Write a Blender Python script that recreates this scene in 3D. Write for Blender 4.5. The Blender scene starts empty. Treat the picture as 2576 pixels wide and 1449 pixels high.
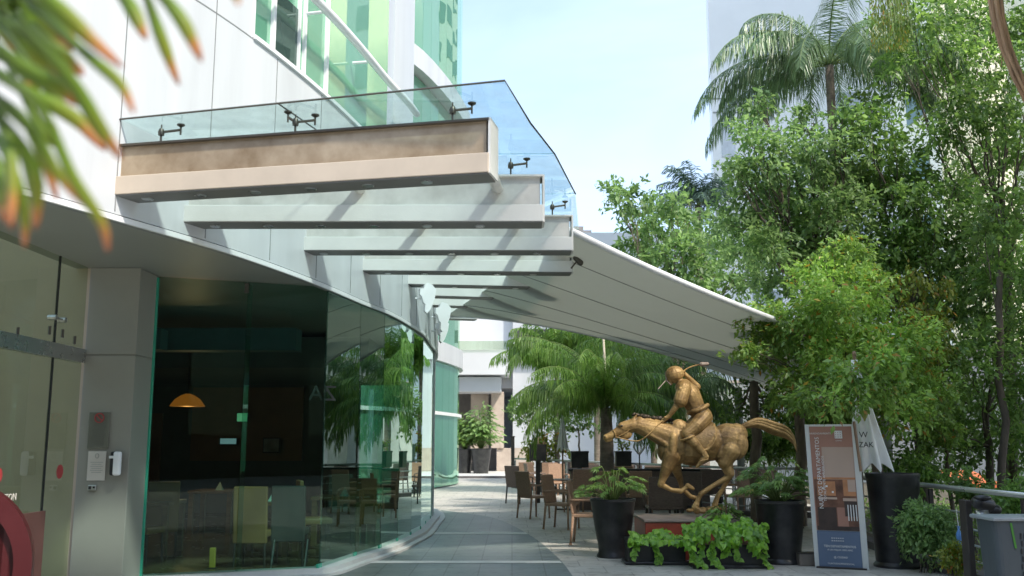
import bpy, math, random
import numpy as np
from mathutils import Vector, Matrix
R = math.radians
rng = np.random.default_rng(7)
random.seed(7)
S = bpy.context.scene
C = S.collection

# ------------------------------------------------------------------ camera
F, CX, CY, H0, PITCH = 2438.0, 1288.0, 724.5, 1.6, R(9.11)
cd = bpy.data.cameras.new("camera")
cam = bpy.data.objects.new("camera", cd); C.objects.link(cam)
cam.location = (0, 0, H0); cam.rotation_euler = (R(90) + PITCH, 0, 0)
cd.sensor_width = 36; cd.lens = F / 2576 * 36
cd.clip_start = 0.05; cd.clip_end = 3000
cd.dof.use_dof = True; cd.dof.focus_distance = 13.0; cd.dof.aperture_fstop = 2.6
S.camera = cam
# ------------------------------------------------------------------ light
SUN_AZ, SUN_EL = R(138), R(48)     # azimuth clockwise from +Y
S.view_settings.view_transform = 'Standard'; S.view_settings.look = 'None'
S.view_settings.exposure = 1.42; S.view_settings.gamma = 1
w = bpy.data.worlds.new("World"); S.world = w; w.use_nodes = True
nt = w.node_tree; nt.nodes.clear()
def wn(t, **k):
    n = nt.nodes.new(t)
    for a, b in k.items(): setattr(n, a, b)
    return n
sky = wn('ShaderNodeTexSky', sky_type='NISHITA', sun_disc=False, sun_elevation=SUN_EL, sun_rotation=SUN_AZ,
         air_density=1.0, dust_density=1.6, ozone_density=1.2, altitude=200)
tc = wn('ShaderNodeTexCoord'); mp = wn('ShaderNodeMapping'); mp.inputs['Scale'].default_value = (1.0, 1.0, 3.2)
nz = wn('ShaderNodeTexNoise'); nz.inputs['Scale'].default_value = 2.6; nz.inputs['Detail'].default_value = 7; nz.inputs['Distortion'].default_value = .5
rp = wn('ShaderNodeValToRGB'); rp.color_ramp.elements[0].position = .30; rp.color_ramp.elements[1].position = .70
rp.color_ramp.elements[0].color = (.35, .35, .35, 1); rp.color_ramp.elements[1].color = (.78, .78, .78, 1)
mx = wn('ShaderNodeMixRGB'); mx.inputs[2].default_value = (3.3, 4.1, 5.6, 1)
bg = wn('ShaderNodeBackground'); bg.inputs[1].default_value = .125; wo = wn('ShaderNodeOutputWorld')
L = nt.links.new
L(tc.outputs['Generated'], mp.inputs[0]); L(mp.outputs[0], nz.inputs[0]); L(nz.outputs[0], rp.inputs[0])
L(rp.outputs[0], mx.inputs[0]); L(sky.outputs[0], mx.inputs[1]); L(mx.outputs[0], bg.inputs[0]); L(bg.outputs[0], wo.inputs[0])
sd = bpy.data.lights.new("sun", 'SUN'); sd.energy = 2.0; sd.angle = R(4); sd.color = (1, .93, .82)
so = bpy.data.objects.new("sun", sd); C.objects.link(so)
sv = Vector((math.sin(SUN_AZ) * math.cos(SUN_EL), math.cos(SUN_AZ) * math.cos(SUN_EL), math.sin(SUN_EL)))
so.rotation_euler = sv.to_track_quat('Z', 'Y').to_euler(); so.location = sv * 50

# ------------------------------------------------------------------ helpers
cp, sp = math.cos(PITCH), math.sin(PITCH)
def ray(px, py):
    u = (px - CX) / F; v = (CY - py) / F
    return Vector((u, cp - v * sp, sp + v * cp))
def atY(px, py, Y):
    d = ray(px, py); return Vector((0, 0, H0)) + d * (Y / d.y)
def atZ(px, py, z):
    d = ray(px, py); return Vector((0, 0, H0)) + d * ((z - H0) / d.z)
def G(px, py, z=0.0): return atZ(px, py, z)

WORLD = set()
def thing(name, label, cat, loc=(0, 0, 0), rz=0, group=None, world=False):
    o = bpy.data.objects.new(name, None); C.objects.link(o)
    o.location = loc; o.rotation_euler = (0, 0, rz); o.empty_display_size = .2
    o['label'] = label; o['category'] = cat
    if group: o['group'] = group
    if world: WORLD.add(o)
    return o
def tag(o, label, cat, group=None):
    o['label'] = label; o['category'] = cat
    if group: o['group'] = group
    return o
def link(name, me, m, parent=None, smooth=False):
    o = bpy.data.objects.new(name, me); C.objects.link(o)
    if m is not None:
        for mm in (m if isinstance(m, (list, tuple)) else [m]): me.materials.append(mm)
    if smooth: me.polygons.foreach_set('use_smooth', [True] * len(me.polygons))
    if parent is not None:
        o.parent = parent
        if parent in WORLD: o.matrix_parent_inverse = Matrix.Translation(parent.location).inverted()
    return o
class MB:
    def __init__(s): s.v = []; s.f = []
    def add(s, v, f):
        b = len(s.v); s.v += [tuple(p) for p in v]; s.f += [tuple(i + b for i in q) for q in f]; return s
    def box(s, c, d, rz=0, M=None):
        x, y, z = d[0] / 2, d[1] / 2, d[2] / 2
        T = M if M is not None else Matrix.Rotation(rz, 3, 'Z')
        c = Vector(c)
        v = [c + T @ Vector((a * x, b * y, e * z)) for e in (-1, 1) for b in (-1, 1) for a in (-1, 1)]
        return s.add(v, [(0, 2, 3, 1), (4, 5, 7, 6), (0, 1, 5, 4), (2, 6, 7, 3), (0, 4, 6, 2), (1, 3, 7, 5)])
    def bbox(s, x0, x1, y0, y1, z0, z1): return s.box(((x0 + x1) / 2, (y0 + y1) / 2, (z0 + z1) / 2), (x1 - x0, y1 - y0, z1 - z0))
    def bar(s, a, b, wd, ht, up=(0, 0, 1)):
        a, b = Vector(a), Vector(b); d = (b - a); l = d.length; d.normalize()
        u = Vector(up); x = u.cross(d).normalized(); u = d.cross(x)
        return s.box((a + b) / 2, (l, wd, ht), M=Matrix((d, x, u)).transposed())
    def tube(s, pts, rad, n=8, cap=True):
        pts = [Vector(p) for p in pts]
        if not isinstance(rad, (list, tuple)): rad = [rad] * len(pts)
        rings = []; prev = None
        for i, p in enumerate(pts):
            d = (pts[min(i + 1, len(pts) - 1)] - pts[max(i - 1, 0)]).normalized()
            if prev is None:
                x = d.cross(Vector((0, 0, 1)))
                if x.length < .1: x = d.cross(Vector((1, 0, 0)))
            else: x = prev - d * prev.dot(d)
            x.normalize(); prev = x; y = d.cross(x)
            rings.append([p + (x * math.cos(2 * math.pi * k / n) + y * math.sin(2 * math.pi * k / n)) * rad[i] for k in range(n)])
        v = [q for r_ in rings for q in r_]; f = []
        for i in range(len(pts) - 1):
            for k in range(n):
                a = i * n + k; b = i * n + (k + 1) % n
                f.append((a, b, b + n, a + n))
        if cap: f.append(tuple(range(n))[::-1]); f.append(tuple((len(pts) - 1) * n + k for k in range(n)))
        return s.add(v, f)
    def lathe(s, c, prof, n=28, sx=1, sy=1):
        v = []; f = []
        for r_, z in prof:
            for k in range(n):
                a = 2 * math.pi * k / n; v.append((c[0] + r_ * sx * math.cos(a), c[1] + r_ * sy * math.sin(a), c[2] + z))
        m = len(prof)
        for i in range(m - 1):
            for k in range(n):
                a = i * n + k; b = i * n + (k + 1) % n; f.append((a, b, b + n, a + n))
        f.append(tuple(range(n))[::-1]); f.append(tuple((m - 1) * n + k for k in range(n)))
        return s.add(v, f)
    def prism(s, poly, z0, z1):
        n = len(poly); v = [(p[0], p[1], z0) for p in poly] + [(p[0], p[1], z1) for p in poly]
        f = [tuple(range(n))[::-1], tuple(range(n, 2 * n))] + [(i, (i + 1) % n, (i + 1) % n + n, i + n) for i in range(n)]
        return s.add(v, f)
    def ell(s, c, r, M=None, n=14, m=9):
        v = []; f = []; c = Vector(c)
        for i in range(m + 1):
            t = math.pi * i / m
            for k in range(n):
                a = 2 * math.pi * k / n
                p = Vector((r[0] * math.sin(t) * math.cos(a), r[1] * math.sin(t) * math.sin(a), r[2] * math.cos(t)))
                if M is not None: p = M @ p
                v.append(c + p)
        for i in range(m):
            for k in range(n):
                a = i * n + k; b = i * n + (k + 1) % n; f.append((a, a + n, b + n, b))
        return s.add(v, f)
    def cap(s, a, b, ra, rb, n=14):
        a, b = Vector(a), Vector(b); d = (b - a).normalized(); pts = []; rad = []
        for t in (0.02, .3, .6, .85, 1):
            an = t * math.pi / 2; pts.append(a - d * ra * math.cos(an)); rad.append(max(ra * math.sin(an), 1e-3))
        for t in (1, .85, .6, .3, .02):
            an = t * math.pi / 2; pts.append(b + d * rb * math.cos(an)); rad.append(max(rb * math.sin(an), 1e-3))
        return s.tube(pts, rad, n)
    def build(s, name, m, parent=None, smooth=False, bevel=0, auto=False):
        me = bpy.data.meshes.new(name); me.from_pydata(s.v, [], s.f); me.update()
        o = link(name, me, m, parent, smooth)
        if bevel:
            b = o.modifiers.new('bevel', 'BEVEL'); b.width = bevel; b.segments = 2; b.limit_method = 'ANGLE'
        if auto:
            me.polygons.foreach_set('use_smooth', [True] * len(me.polygons))
            me.set_sharp_from_angle(angle=R(38))
        return o
def struct(o): o['kind'] = 'structure'; return o
def copy_tree(o, parent=None):
    c = o.copy(); C.objects.link(c)
    if parent is not None: c.parent = parent
    for ch in list(o.children): copy_tree(ch, c)
    return c
def npmesh(name, V, faces_n, mat, parent=None, loops=None):
    """V (N,3); loops: int array of corner indices, faces_n: int array of corner counts"""
    me = bpy.data.meshes.new(name)
    me.vertices.add(len(V)); me.vertices.foreach_set('co', np.ascontiguousarray(V, dtype=np.float32).ravel())
    me.loops.add(len(loops)); me.loops.foreach_set('vertex_index', np.ascontiguousarray(loops, dtype=np.int32))
    st = np.concatenate([[0], np.cumsum(faces_n)[:-1]]).astype(np.int32)
    me.polygons.add(len(faces_n)); me.polygons.foreach_set('loop_start', st)
    me.update(calc_edges=True); me.validate()
    return link(name, me, mat, parent)

# ------------------------------------------------------------------ materials
def newmat(name):
    m = bpy.data.materials.new(name); m.use_nodes = True; t = m.node_tree; t.nodes.clear()
    o = t.nodes.new('ShaderNodeOutputMaterial'); return m, t, o
def mat(name, col, rough=.5, metal=0, var=.12, scale=3.0, bump=.0, bscale=40, col2=None, spec=.5, emit=None, aniso=None, detail=5):
    m, t, o = newmat(name); N = t.nodes.new; K = t.links.new
    p = N('ShaderNodeBsdfPrincipled'); K(p.outputs[0], o.inputs[0])
    tc = N('ShaderNodeTexCoord'); mp = N('ShaderNodeMapping'); K(tc.outputs['Object'], mp.inputs[0])
    if aniso: mp.inputs['Scale'].default_value = aniso
    n = N('ShaderNodeTexNoise'); n.inputs['Scale'].default_value = scale; n.inputs['Detail'].default_value = detail; n.inputs['Roughness'].default_value = .62
    K(mp.outputs[0], n.inputs[0])
    r = N('ShaderNodeValToRGB'); K(n.outputs[0], r.inputs[0])
    r.color_ramp.elements[0].position = .32; r.color_ramp.elements[1].position = .68
    a = [c * (1 - var) for c in col]; b = [min(c * (1 + var), 1) for c in (col2 or col)]
    if col2: b = list(col2)
    r.color_ramp.elements[0].color = (*a, 1); r.color_ramp.elements[1].color = (*b, 1)
    K(r.outputs[0], p.inputs['Base Color'])
    p.inputs['Metallic'].default_value = metal; p.inputs['Specular IOR Level'].default_value = spec
    mr = N('ShaderNodeMapRange'); K(n.outputs[0], mr.inputs[0]); mr.inputs[3].default_value = max(rough - .1, .03); mr.inputs[4].default_value = min(rough + .1, 1)
    K(mr.outputs[0], p.inputs['Roughness'])
    if bump:
        n2 = N('ShaderNodeTexNoise'); n2.inputs['Scale'].default_value = bscale; n2.inputs['Detail'].default_value = 4; K(mp.outputs[0], n2.inputs[0])
        bp = N('ShaderNodeBump'); bp.inputs['Strength'].default_value = bump; bp.inputs['Distance'].default_value = .02
        K(n2.outputs[0], bp.inputs['Height']); K(bp.outputs[0], p.inputs['Normal'])
    if emit:
        p.inputs['Emission Color'].default_value = (*emit[0], 1); p.inputs['Emission Strength'].default_value = emit[1]
    return m
def leafmat(name, c1, c2, c3=None, trans=.35, rough=.42):
    m, t, o = newmat(name); N = t.nodes.new; K = t.links.new
    g = N('ShaderNodeNewGeometry'); r = N('ShaderNodeValToRGB'); K(g.outputs['Random Per Island'], r.inputs[0])
    r.color_ramp.elements[0].color = (*c1, 1); r.color_ramp.elements[1].color = (*c2, 1); r.color_ramp.elements[1].position = .93
    if c3:
        e = r.color_ramp.elements.new(.985); e.color = (*c3, 1)
    tc = N('ShaderNodeTexCoord'); n = N('ShaderNodeTexNoise'); n.inputs['Scale'].default_value = .9; n.inputs['Detail'].default_value = 2; K(tc.outputs['Object'], n.inputs[0])
    hs = N('ShaderNodeHueSaturation'); mr = N('ShaderNodeMapRange'); K(n.outputs[0], mr.inputs[0])
    mr.inputs[1].default_value = .3; mr.inputs[2].default_value = .7; mr.inputs[3].default_value = .7; mr.inputs[4].default_value = 1.3
    K(mr.outputs[0], hs.inputs['Value']); K(r.outputs[0], hs.inputs['Color'])
    p = N('ShaderNodeBsdfPrincipled'); K(hs.outputs[0], p.inputs['Base Color']); p.inputs['Roughness'].default_value = rough
    p.inputs['Specular IOR Level'].default_value = .6
    tr = N('ShaderNodeBsdfTranslucent'); hs2 = N('ShaderNodeHueSaturation'); hs2.inputs['Value'].default_value = 1.5; hs2.inputs['Saturation'].default_value = 1.1
    hs2.inputs['Hue'].default_value = .49; K(hs.outputs[0], hs2.inputs['Color']); K(hs2.outputs[0], tr.inputs[0])
    mx = N('ShaderNodeMixShader'); mx.inputs[0].default_value = trans
    K(p.outputs[0], mx.inputs[1]); K(tr.outputs[0], mx.inputs[2]); K(mx.outputs[0], o.inputs[0])
    return m
def glass(name, tint, refl=(1, 1, 1), base=.04, gain=1.0, rough=.0, dirt=0.0, wav=0.0):
    m, t, o = newmat(name); N = t.nodes.new; K = t.links.new
    tr = N('ShaderNodeBsdfTransparent'); tr.inputs[0].default_value = (*tint, 1)
    gl = N('ShaderNodeBsdfGlossy'); gl.inputs[0].default_value = (*refl, 1); gl.inputs['Roughness'].default_value = rough
    fr = N('ShaderNodeFresnel'); fr.inputs[0].default_value = 1.5
    ma = N('ShaderNodeMath'); ma.operation = 'MULTIPLY_ADD'; ma.inputs[1].default_value = gain; ma.inputs[2].default_value = base; ma.use_clamp = True
    gm_ = N('ShaderNodeNewGeometry'); iv = N('ShaderNodeMath'); iv.operation = 'SUBTRACT'; iv.inputs[0].default_value = 1; K(gm_.outputs['Backfacing'], iv.inputs[1])
    mu = N('ShaderNodeMath'); mu.operation = 'MULTIPLY'; K(ma.outputs[0], mu.inputs[0]); K(iv.outputs[0], mu.inputs[1])
    K(fr.outputs[0], ma.inputs[0]); mx = N('ShaderNodeMixShader'); K(mu.outputs[0], mx.inputs[0]); K(tr.outputs[0], mx.inputs[1]); K(gl.outputs[0], mx.inputs[2])
    tc = N('ShaderNodeTexCoord')
    if wav:
        n = N('ShaderNodeTexNoise'); n.inputs['Scale'].default_value = .8; n.inputs['Detail'].default_value = 1; K(tc.outputs['Object'], n.inputs[0])
        bp = N('ShaderNodeBump'); bp.inputs['Strength'].default_value = wav; bp.inputs['Distance'].default_value = .05; K(n.outputs[0], bp.inputs['Height']); K(bp.outputs[0], gl.inputs['Normal'])
    last = mx
    if dirt:
        df = N('ShaderNodeBsdfDiffuse'); df.inputs[0].default_value = (.62, .66, .64, 1)
        n = N('ShaderNodeTexNoise'); n.inputs['Scale'].default_value = 5; n.inputs['Detail'].default_value = 9; n.inputs['Roughness'].default_value = .75; K(tc.outputs['Object'], n.inputs[0])
        mr = N('ShaderNodeMapRange'); K(n.outputs[0], mr.inputs[0]); mr.inputs[1].default_value = .38; mr.inputs[2].default_value = .72; mr.inputs[3].default_value = dirt * .45; mr.inputs[4].default_value = dirt * 1.6
        m2 = N('ShaderNodeMixShader'); K(mr.outputs[0], m2.inputs[0]); K(mx.outputs[0], m2.inputs[1]); K(df.outputs[0], m2.inputs[2]); last = m2
    K(last.outputs[0], o.inputs[0]); return m
def mirrorglass(name, dif, refl, fac, wav=.1):
    m, t, o = newmat(name); N = t.nodes.new; K = t.links.new
    d = N('ShaderNodeBsdfDiffuse'); d.inputs[0].default_value = (*dif, 1)
    gl = N('ShaderNodeBsdfGlossy'); gl.inputs[0].default_value = (*refl, 1); gl.inputs['Roughness'].default_value = .01
    n = N('ShaderNodeTexNoise'); n.inputs['Scale'].default_value = .5; n.inputs['Detail'].default_value = 1
    tc = N('ShaderNodeTexCoord'); K(tc.outputs['Object'], n.inputs[0]); bp = N('ShaderNodeBump'); bp.inputs['Strength'].default_value = wav; bp.inputs['Distance'].default_value = .08
    K(n.outputs[0], bp.inputs['Height']); K(bp.outputs[0], gl.inputs['Normal'])
    fr = N('ShaderNodeFresnel'); fr.inputs[0].default_value = 1.5; ma = N('ShaderNodeMath'); ma.operation = 'ADD'; ma.use_clamp = True; ma.inputs[1].default_value = fac; K(fr.outputs[0], ma.inputs[0])
    mx = N('ShaderNodeMixShader'); K(ma.outputs[0], mx.inputs[0]); K(d.outputs[0], mx.inputs[1]); K(gl.outputs[0], mx.inputs[2]); K(mx.outputs[0], o.inputs[0]); return m

M = {}
M['cladding'] = mat('white_cladding', (.58, .60, .62), .34, var=.08, scale=1.6, spec=.5, aniso=(1, 1, .12))
M['cladding_edge'] = mat('dark_joint', (.24, .25, .25), .6)
M['soffit'] = mat('grey_soffit', (.30, .31, .285), .45, var=.05, scale=1)
M['column'] = mat('column_cladding', (.29, .285, .245), .45, var=.05, scale=1.2)
M['whiteplaster'] = mat('white_plaster', (.64, .65, .665), .6, var=.04, scale=.5)
M['beige_stone'] = mat('beige_stone', (.55, .44, .36), .6, var=.12, scale=2, col2=(.62, .52, .43))
M['beam'] = mat('satin_steel_paint', (.70, .70, .67), .38, .05, var=.05, scale=2, aniso=(1, 1, 1), bump=.05, bscale=60)
M['beamface'] = mat('brushed_steel_face', (.60, .59, .55), .33, .2, var=.12, scale=3.5, bump=.04, bscale=8, col2=(.70, .69, .65))
M['beamtan'] = mat('reflection_tan_flange', (.58, .49, .39), .4, .1, var=.06, scale=3)  # warm reflected light on the first beam is put into this colour
M['webtan'] = mat('reflection_tan_web', (.33, .235, .14), .34, .3, var=.2, scale=2.0, col2=(.52, .42, .30), bump=.04, bscale=8)  # golden reflection on the first beam's web, painted as base colour
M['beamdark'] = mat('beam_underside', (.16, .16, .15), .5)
M['steel'] = mat('stainless_steel', (.55, .56, .56), .28, .9, var=.06)
M['darksteel'] = mat('dark_bronze_fitting', (.10, .09, .075), .35, .6)
M['railmetal'] = mat('rail_steel', (.62, .63, .62), .3, .7, var=.05)
M['planter'] = mat('black_fibreglass', (.018, .019, .021), .36, var=.3, scale=5, bump=.05, bscale=20, col2=(.045, .044, .042))
M['soil'] = mat('soil', (.05, .035, .02), .95, bump=.6, bscale=30)
M['white_paint'] = mat('white_paint', (.80, .81, .82), .35, var=.02)
M['sail'] = mat('sail_fabric', (.52, .52, .49), .75, var=.05, scale=.9)
def add_trans(m, col, f):
    t = m.node_tree; o = [n for n in t.nodes if n.type == 'OUTPUT_MATERIAL'][0]; p = [n for n in t.nodes if n.type == 'BSDF_PRINCIPLED'][0]
    tr = t.nodes.new('ShaderNodeBsdfTranslucent'); tr.inputs[0].default_value = (*col, 1); mx = t.nodes.new('ShaderNodeMixShader'); mx.inputs[0].default_value = f
    t.links.new(p.outputs[0], mx.inputs[1]); t.links.new(tr.outputs[0], mx.inputs[2]); t.links.new(mx.outputs[0], o.inputs[0])
add_trans(M['sail'], (.70, .72, .66), .36)
M['seam'] = mat('sail_seam', (.30, .30, .29), .8)
M['trimwhite'] = mat('sail_edge', (.78, .79, .8), .5)
M['rattan'] = mat('brown_rattan', (.40, .25, .165), .6, var=.35, scale=26, bump=.5, bscale=70, aniso=(1, 1, 6))
M['rattan2'] = mat('dark_rattan', (.17, .125, .10), .6, var=.35, scale=26, bump=.5, bscale=70, aniso=(1, 1, 6))
M['darkframe'] = mat('dark_frame', (.045, .038, .033), .5)
M['tabletop'] = mat('table_top', (.17, .145, .12), .4, var=.15, scale=5)
M['wood'] = mat('interior_wood', (.22, .13, .06), .45, var=.3, scale=6, aniso=(1, 1, 5))
M['tanleather'] = mat('tan_upholstery', (.36, .19, .07), .5, var=.08)
M['greyleather'] = mat('grey_upholstery', (.09, .085, .08), .5)
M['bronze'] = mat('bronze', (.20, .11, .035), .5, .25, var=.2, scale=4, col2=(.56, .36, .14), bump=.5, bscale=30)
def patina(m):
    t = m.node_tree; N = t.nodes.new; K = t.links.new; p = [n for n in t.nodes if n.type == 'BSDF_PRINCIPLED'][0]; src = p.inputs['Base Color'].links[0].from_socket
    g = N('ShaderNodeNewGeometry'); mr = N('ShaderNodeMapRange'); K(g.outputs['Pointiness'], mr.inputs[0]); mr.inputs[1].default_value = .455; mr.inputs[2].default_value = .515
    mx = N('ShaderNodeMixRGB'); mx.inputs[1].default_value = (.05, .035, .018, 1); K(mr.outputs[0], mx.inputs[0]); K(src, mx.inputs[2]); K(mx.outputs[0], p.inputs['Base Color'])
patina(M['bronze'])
M['bronzedark'] = mat('bronze_dark', (.06, .045, .03), .5, .4, var=.3, scale=14, bump=.5, bscale=40)
M['redplinth'] = mat('red_granite', (.36, .07, .045), .35, var=.25, scale=9)
M['plinthtop'] = mat('plinth_top', (.30, .23, .19), .5, var=.2, scale=5)
M['red'] = mat('red_paint', (.065, .005, .007), .4, var=.08)
M['bark'] = mat('bark', (.20, .16, .12), .9, var=.3, scale=9, bump=.8, bscale=14, aniso=(1, 1, .3))
M['darkbark'] = mat('dark_bark', (.11, .09, .07), .9, var=.3, scale=9, bump=.8, bscale=14, aniso=(1, 1, .3))
M['palmtrunk'] = mat('palm_trunk', (.17, .14, .11), .9, var=.3, scale=4, bump=1, bscale=12, aniso=(1, 1, 3))
M['fibre'] = mat('dry_fibre', (.38, .24, .14), .85, var=.35, scale=8, bump=.8, bscale=30, aniso=(1, 1, .15))
M['stem'] = mat('green_stem', (.14, .20, .05), .6)
M['umbrella'] = mat('umbrella_canvas', (.84, .84, .82), .8, var=.04, bump=.15, bscale=12)
M['wood_pole'] = mat('wood_pole', (.24, .15, .09), .5)
M['black'] = mat('black_print', (.02, .02, .022), .5)
M['whiteprint'] = mat('white_print', (.82, .80, .77), .5)
M['blueprint'] = mat('blue_print', (.12, .165, .25), .45, var=.04)
M['salmon'] = mat('salmon_print', (.40, .20, .145), .45, var=.12, scale=1.3)
M['pale'] = mat('pale_pink_print', (.53, .38, .30), .45, var=.06, scale=1.5)
M['brownprint'] = mat('brown_print', (.17, .075, .045), .45, var=.4, scale=7)
M['darkprint'] = mat('dark_print', (.055, .035, .028), .45, var=.3, scale=8)
M['orangeprint'] = mat('orange_print', (.50, .22, .10), .45, var=.2, scale=6)
M['aluframe'] = mat('alu_frame', (.66, .68, .66), .35, .4, var=.03)
M['bin'] = mat('grey_plastic', (.065, .08, .092), .45, var=.06)
M['binrim'] = mat('bin_rim', (.28, .31, .33), .4)
M['green'] = mat('green_stripe', (.06, .22, .03), .5)
M['concrete'] = mat('dark_kerb', (.11, .10, .10), .8, var=.15, bump=.2)
M['orange'] = mat('orange_awning', (.55, .14, .05), .7)
M['blue'] = mat('blue_plastic', (.10, .25, .55), .3)
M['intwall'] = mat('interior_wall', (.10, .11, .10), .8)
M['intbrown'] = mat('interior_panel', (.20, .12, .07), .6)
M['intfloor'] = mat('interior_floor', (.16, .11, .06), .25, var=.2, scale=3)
M['beigewall'] = mat('vestibule_wall', (.44, .37, .26), .7, var=.04)
M['hanging_blue'] = mat('hanging_box', (.09, .15, .16), .6)
M['paper'] = mat('paper', (.62, .58, .52), .7, var=.03)
M['plaque'] = mat('plaque', (.20, .20, .165), .25, .3)
M['plaquetext'] = mat('plaque_text', (.10, .10, .085), .5)
M['signred'] = mat('sign_red', (.42, .05, .05), .5)
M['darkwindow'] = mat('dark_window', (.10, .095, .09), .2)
M['lamp'] = mat('lamp_glow', (.25, .11, .025), .6, emit=((1, .28, .03), .10))
M['screen'] = mat('screen_glow', (.1, .5, .3), .3, emit=((.25, .8, .4), .14))
M['screenblue'] = mat('cool_glow', (.3, .5, .6), .3, emit=((.45, .7, .75), .12))
M['napkin'] = mat('napkin', (.55, .75, .72), .6)
M['picture'] = mat('picture', (.16, .20, .20), .4, var=.5, scale=3)
M['greenglass'] = glass('green_glass', (.70, .83, .79), (.80, 1, .93), .0, .65, wav=.03)
M['curveglass'] = glass('coated_green_glass', (.62, .80, .74), (.80, 1, .92), .03, 2.6, wav=.04)
M['glassedge'] = mat('glass_edge', (.05, .38, .25), .2, var=.05)
M['canopyglass'] = glass('canopy_glass', (.80, .90, .90), (1, 1, 1), .02, .8, dirt=.10)
M['doorglass'] = glass('door_glass', (.78, .84, .74), (1, 1, 1), .02, 1)
M['facglass'] = mirrorglass('facade_glass', (.14, .36, .24), (.80, .96, .80), .22, .12)
M['facglass2'] = mirrorglass('far_facade_glass', (.07, .24, .15), (.60, .88, .72), .30, .8)
M['facdark'] = mirrorglass('dark_facade_glass', (.045, .075, .065), (.6, .75, .68), .10, .12)
M['blind'] = mat('green_blind', (.22, .50, .34), .4, var=.04)

# ground materials
def paving(name, c1, c2, mortar, bw, bh, offset=.5, bump=.12, rough=.6, blot=.25):
    m, t, o = newmat(name); N = t.nodes.new; K = t.links.new
    p = N('ShaderNodeBsdfPrincipled'); K(p.outputs[0], o.inputs[0]); tc = N('ShaderNodeTexCoord')
    b = N('ShaderNodeTexBrick'); K(tc.outputs['Object'], b.inputs[0]); b.inputs['Scale'].default_value = 1
    b.inputs['Color1'].default_value = (*c1, 1); b.inputs['Color2'].default_value = (*c2, 1); b.inputs['Mortar'].default_value = (*mortar, 1)
    b.inputs['Brick Width'].default_value = bw; b.inputs['Row Height'].default_value = bh; b.inputs['Mortar Size'].default_value = .010; b.offset = offset
    n = N('ShaderNodeTexNoise'); n.inputs['Scale'].default_value = 1.3; n.inputs['Detail'].default_value = 9; n.inputs['Roughness'].default_value = .7; K(tc.outputs['Object'], n.inputs[0])
    mr = N('ShaderNodeMapRange'); K(n.outputs[0], mr.inputs[0]); mr.inputs[1].default_value = .3; mr.inputs[2].default_value = .7; mr.inputs[3].default_value = 1 - blot; mr.inputs[4].default_value = 1 + blot * .6
    hs = N('ShaderNodeHueSaturation'); K(mr.outputs[0], hs.inputs['Value']); K(b.outputs[0], hs.inputs['Color']); K(hs.outputs[0], p.inputs['Base Color'])
    m2 = N('ShaderNodeMapRange'); K(n.outputs[0], m2.inputs[0]); m2.inputs[3].default_value = rough - .2; m2.inputs[4].default_value = rough + .2; K(m2.outputs[0], p.inputs['Roughness'])
    n3 = N('ShaderNodeTexNoise'); n3.inputs['Scale'].default_value = 7; n3.inputs['Detail'].default_value = 8; n3.inputs['Distortion'].default_value = .8; K(tc.outputs['Object'], n3.inputs[0])
    r3 = N('ShaderNodeValToRGB'); r3.color_ramp.elements[0].position = .30; r3.color_ramp.elements[0].color = (.45, .42, .38, 1); r3.color_ramp.elements[1].position = .46; r3.color_ramp.elements[1].color = (1, 1, 1, 1); K(n3.outputs[0], r3.inputs[0])
    ml = N('ShaderNodeMixRGB'); ml.blend_type = 'MULTIPLY'; ml.inputs[0].default_value = .7; K(hs.outputs[0], ml.inputs[1]); K(r3.outputs[0], ml.inputs[2]); K(ml.outputs[0], p.inputs['Base Color'])
    n2 = N('ShaderNodeTexNoise'); n2.inputs['Scale'].default_value = 60; K(tc.outputs['Object'], n2.inputs[0])
    bp = N('ShaderNodeBump'); bp.inputs['Strength'].default_value = bump; bp.inputs['Distance'].default_value = .01; K(n2.outputs[0], bp.inputs['Height']); K(bp.outputs[0], p.inputs['Normal'])
    return m
M['terrace'] = paving('terrace_paving', (.53, .50, .455), (.47, .45, .41), (.33, .31, .28), .6, .6, .5)
M['walk'] = paving('walkway_slate', (.17, .20, .19), (.14, .17, .16), (.085, .10, .09), .42, .42, 0, rough=.42, blot=.3)
M['band'] = mat('pale_band', (.62, .62, .59), .6, var=.12, scale=4)
M['earth'] = mat('planting_earth', (.09, .075, .05), .95, var=.3, bump=.5, bscale=5)
M['sill'] = mat('pale_kerb', (.58, .58, .56), .6, var=.08, scale=3)

# leaves
M['lf_bright'] = leafmat('bright_leaves', (.12, .23, .045), (.33, .50, .13), (.40, .22, .05), .45)
M['lf_mid'] = leafmat('mid_leaves', (.10, .19, .065), (.27, .40, .15), None, .5, .5)
M['lf_dark'] = leafmat('dark_leaves', (.085, .17, .045), (.23, .36, .10), None, .5)
M['lf_yellow'] = leafmat('yellow_leaves', (.10, .16, .02), (.24, .27, .04), (.45, .20, .04), .4)
M['lf_palm'] = leafmat('palm_leaves', (.07, .14, .055), (.19, .28, .12), None, .25, .38)
M['lf_palmblue'] = leafmat('grey_green_palm', (.055, .10, .08), (.10, .16, .12), None, .25, .4)
M['lf_fine'] = leafmat('fine_palm_leaves', (.07, .16, .03), (.22, .35, .085), None, .45, .45)
M['lf_pothos'] = leafmat('vine_leaves', (.10, .25, .02), (.32, .56, .07), None, .35, .35)
M['lf_philo'] = leafmat('lobed_leaves', (.09, .20, .035), (.24, .38, .09), (.34, .33, .08), .3, .4)

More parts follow.
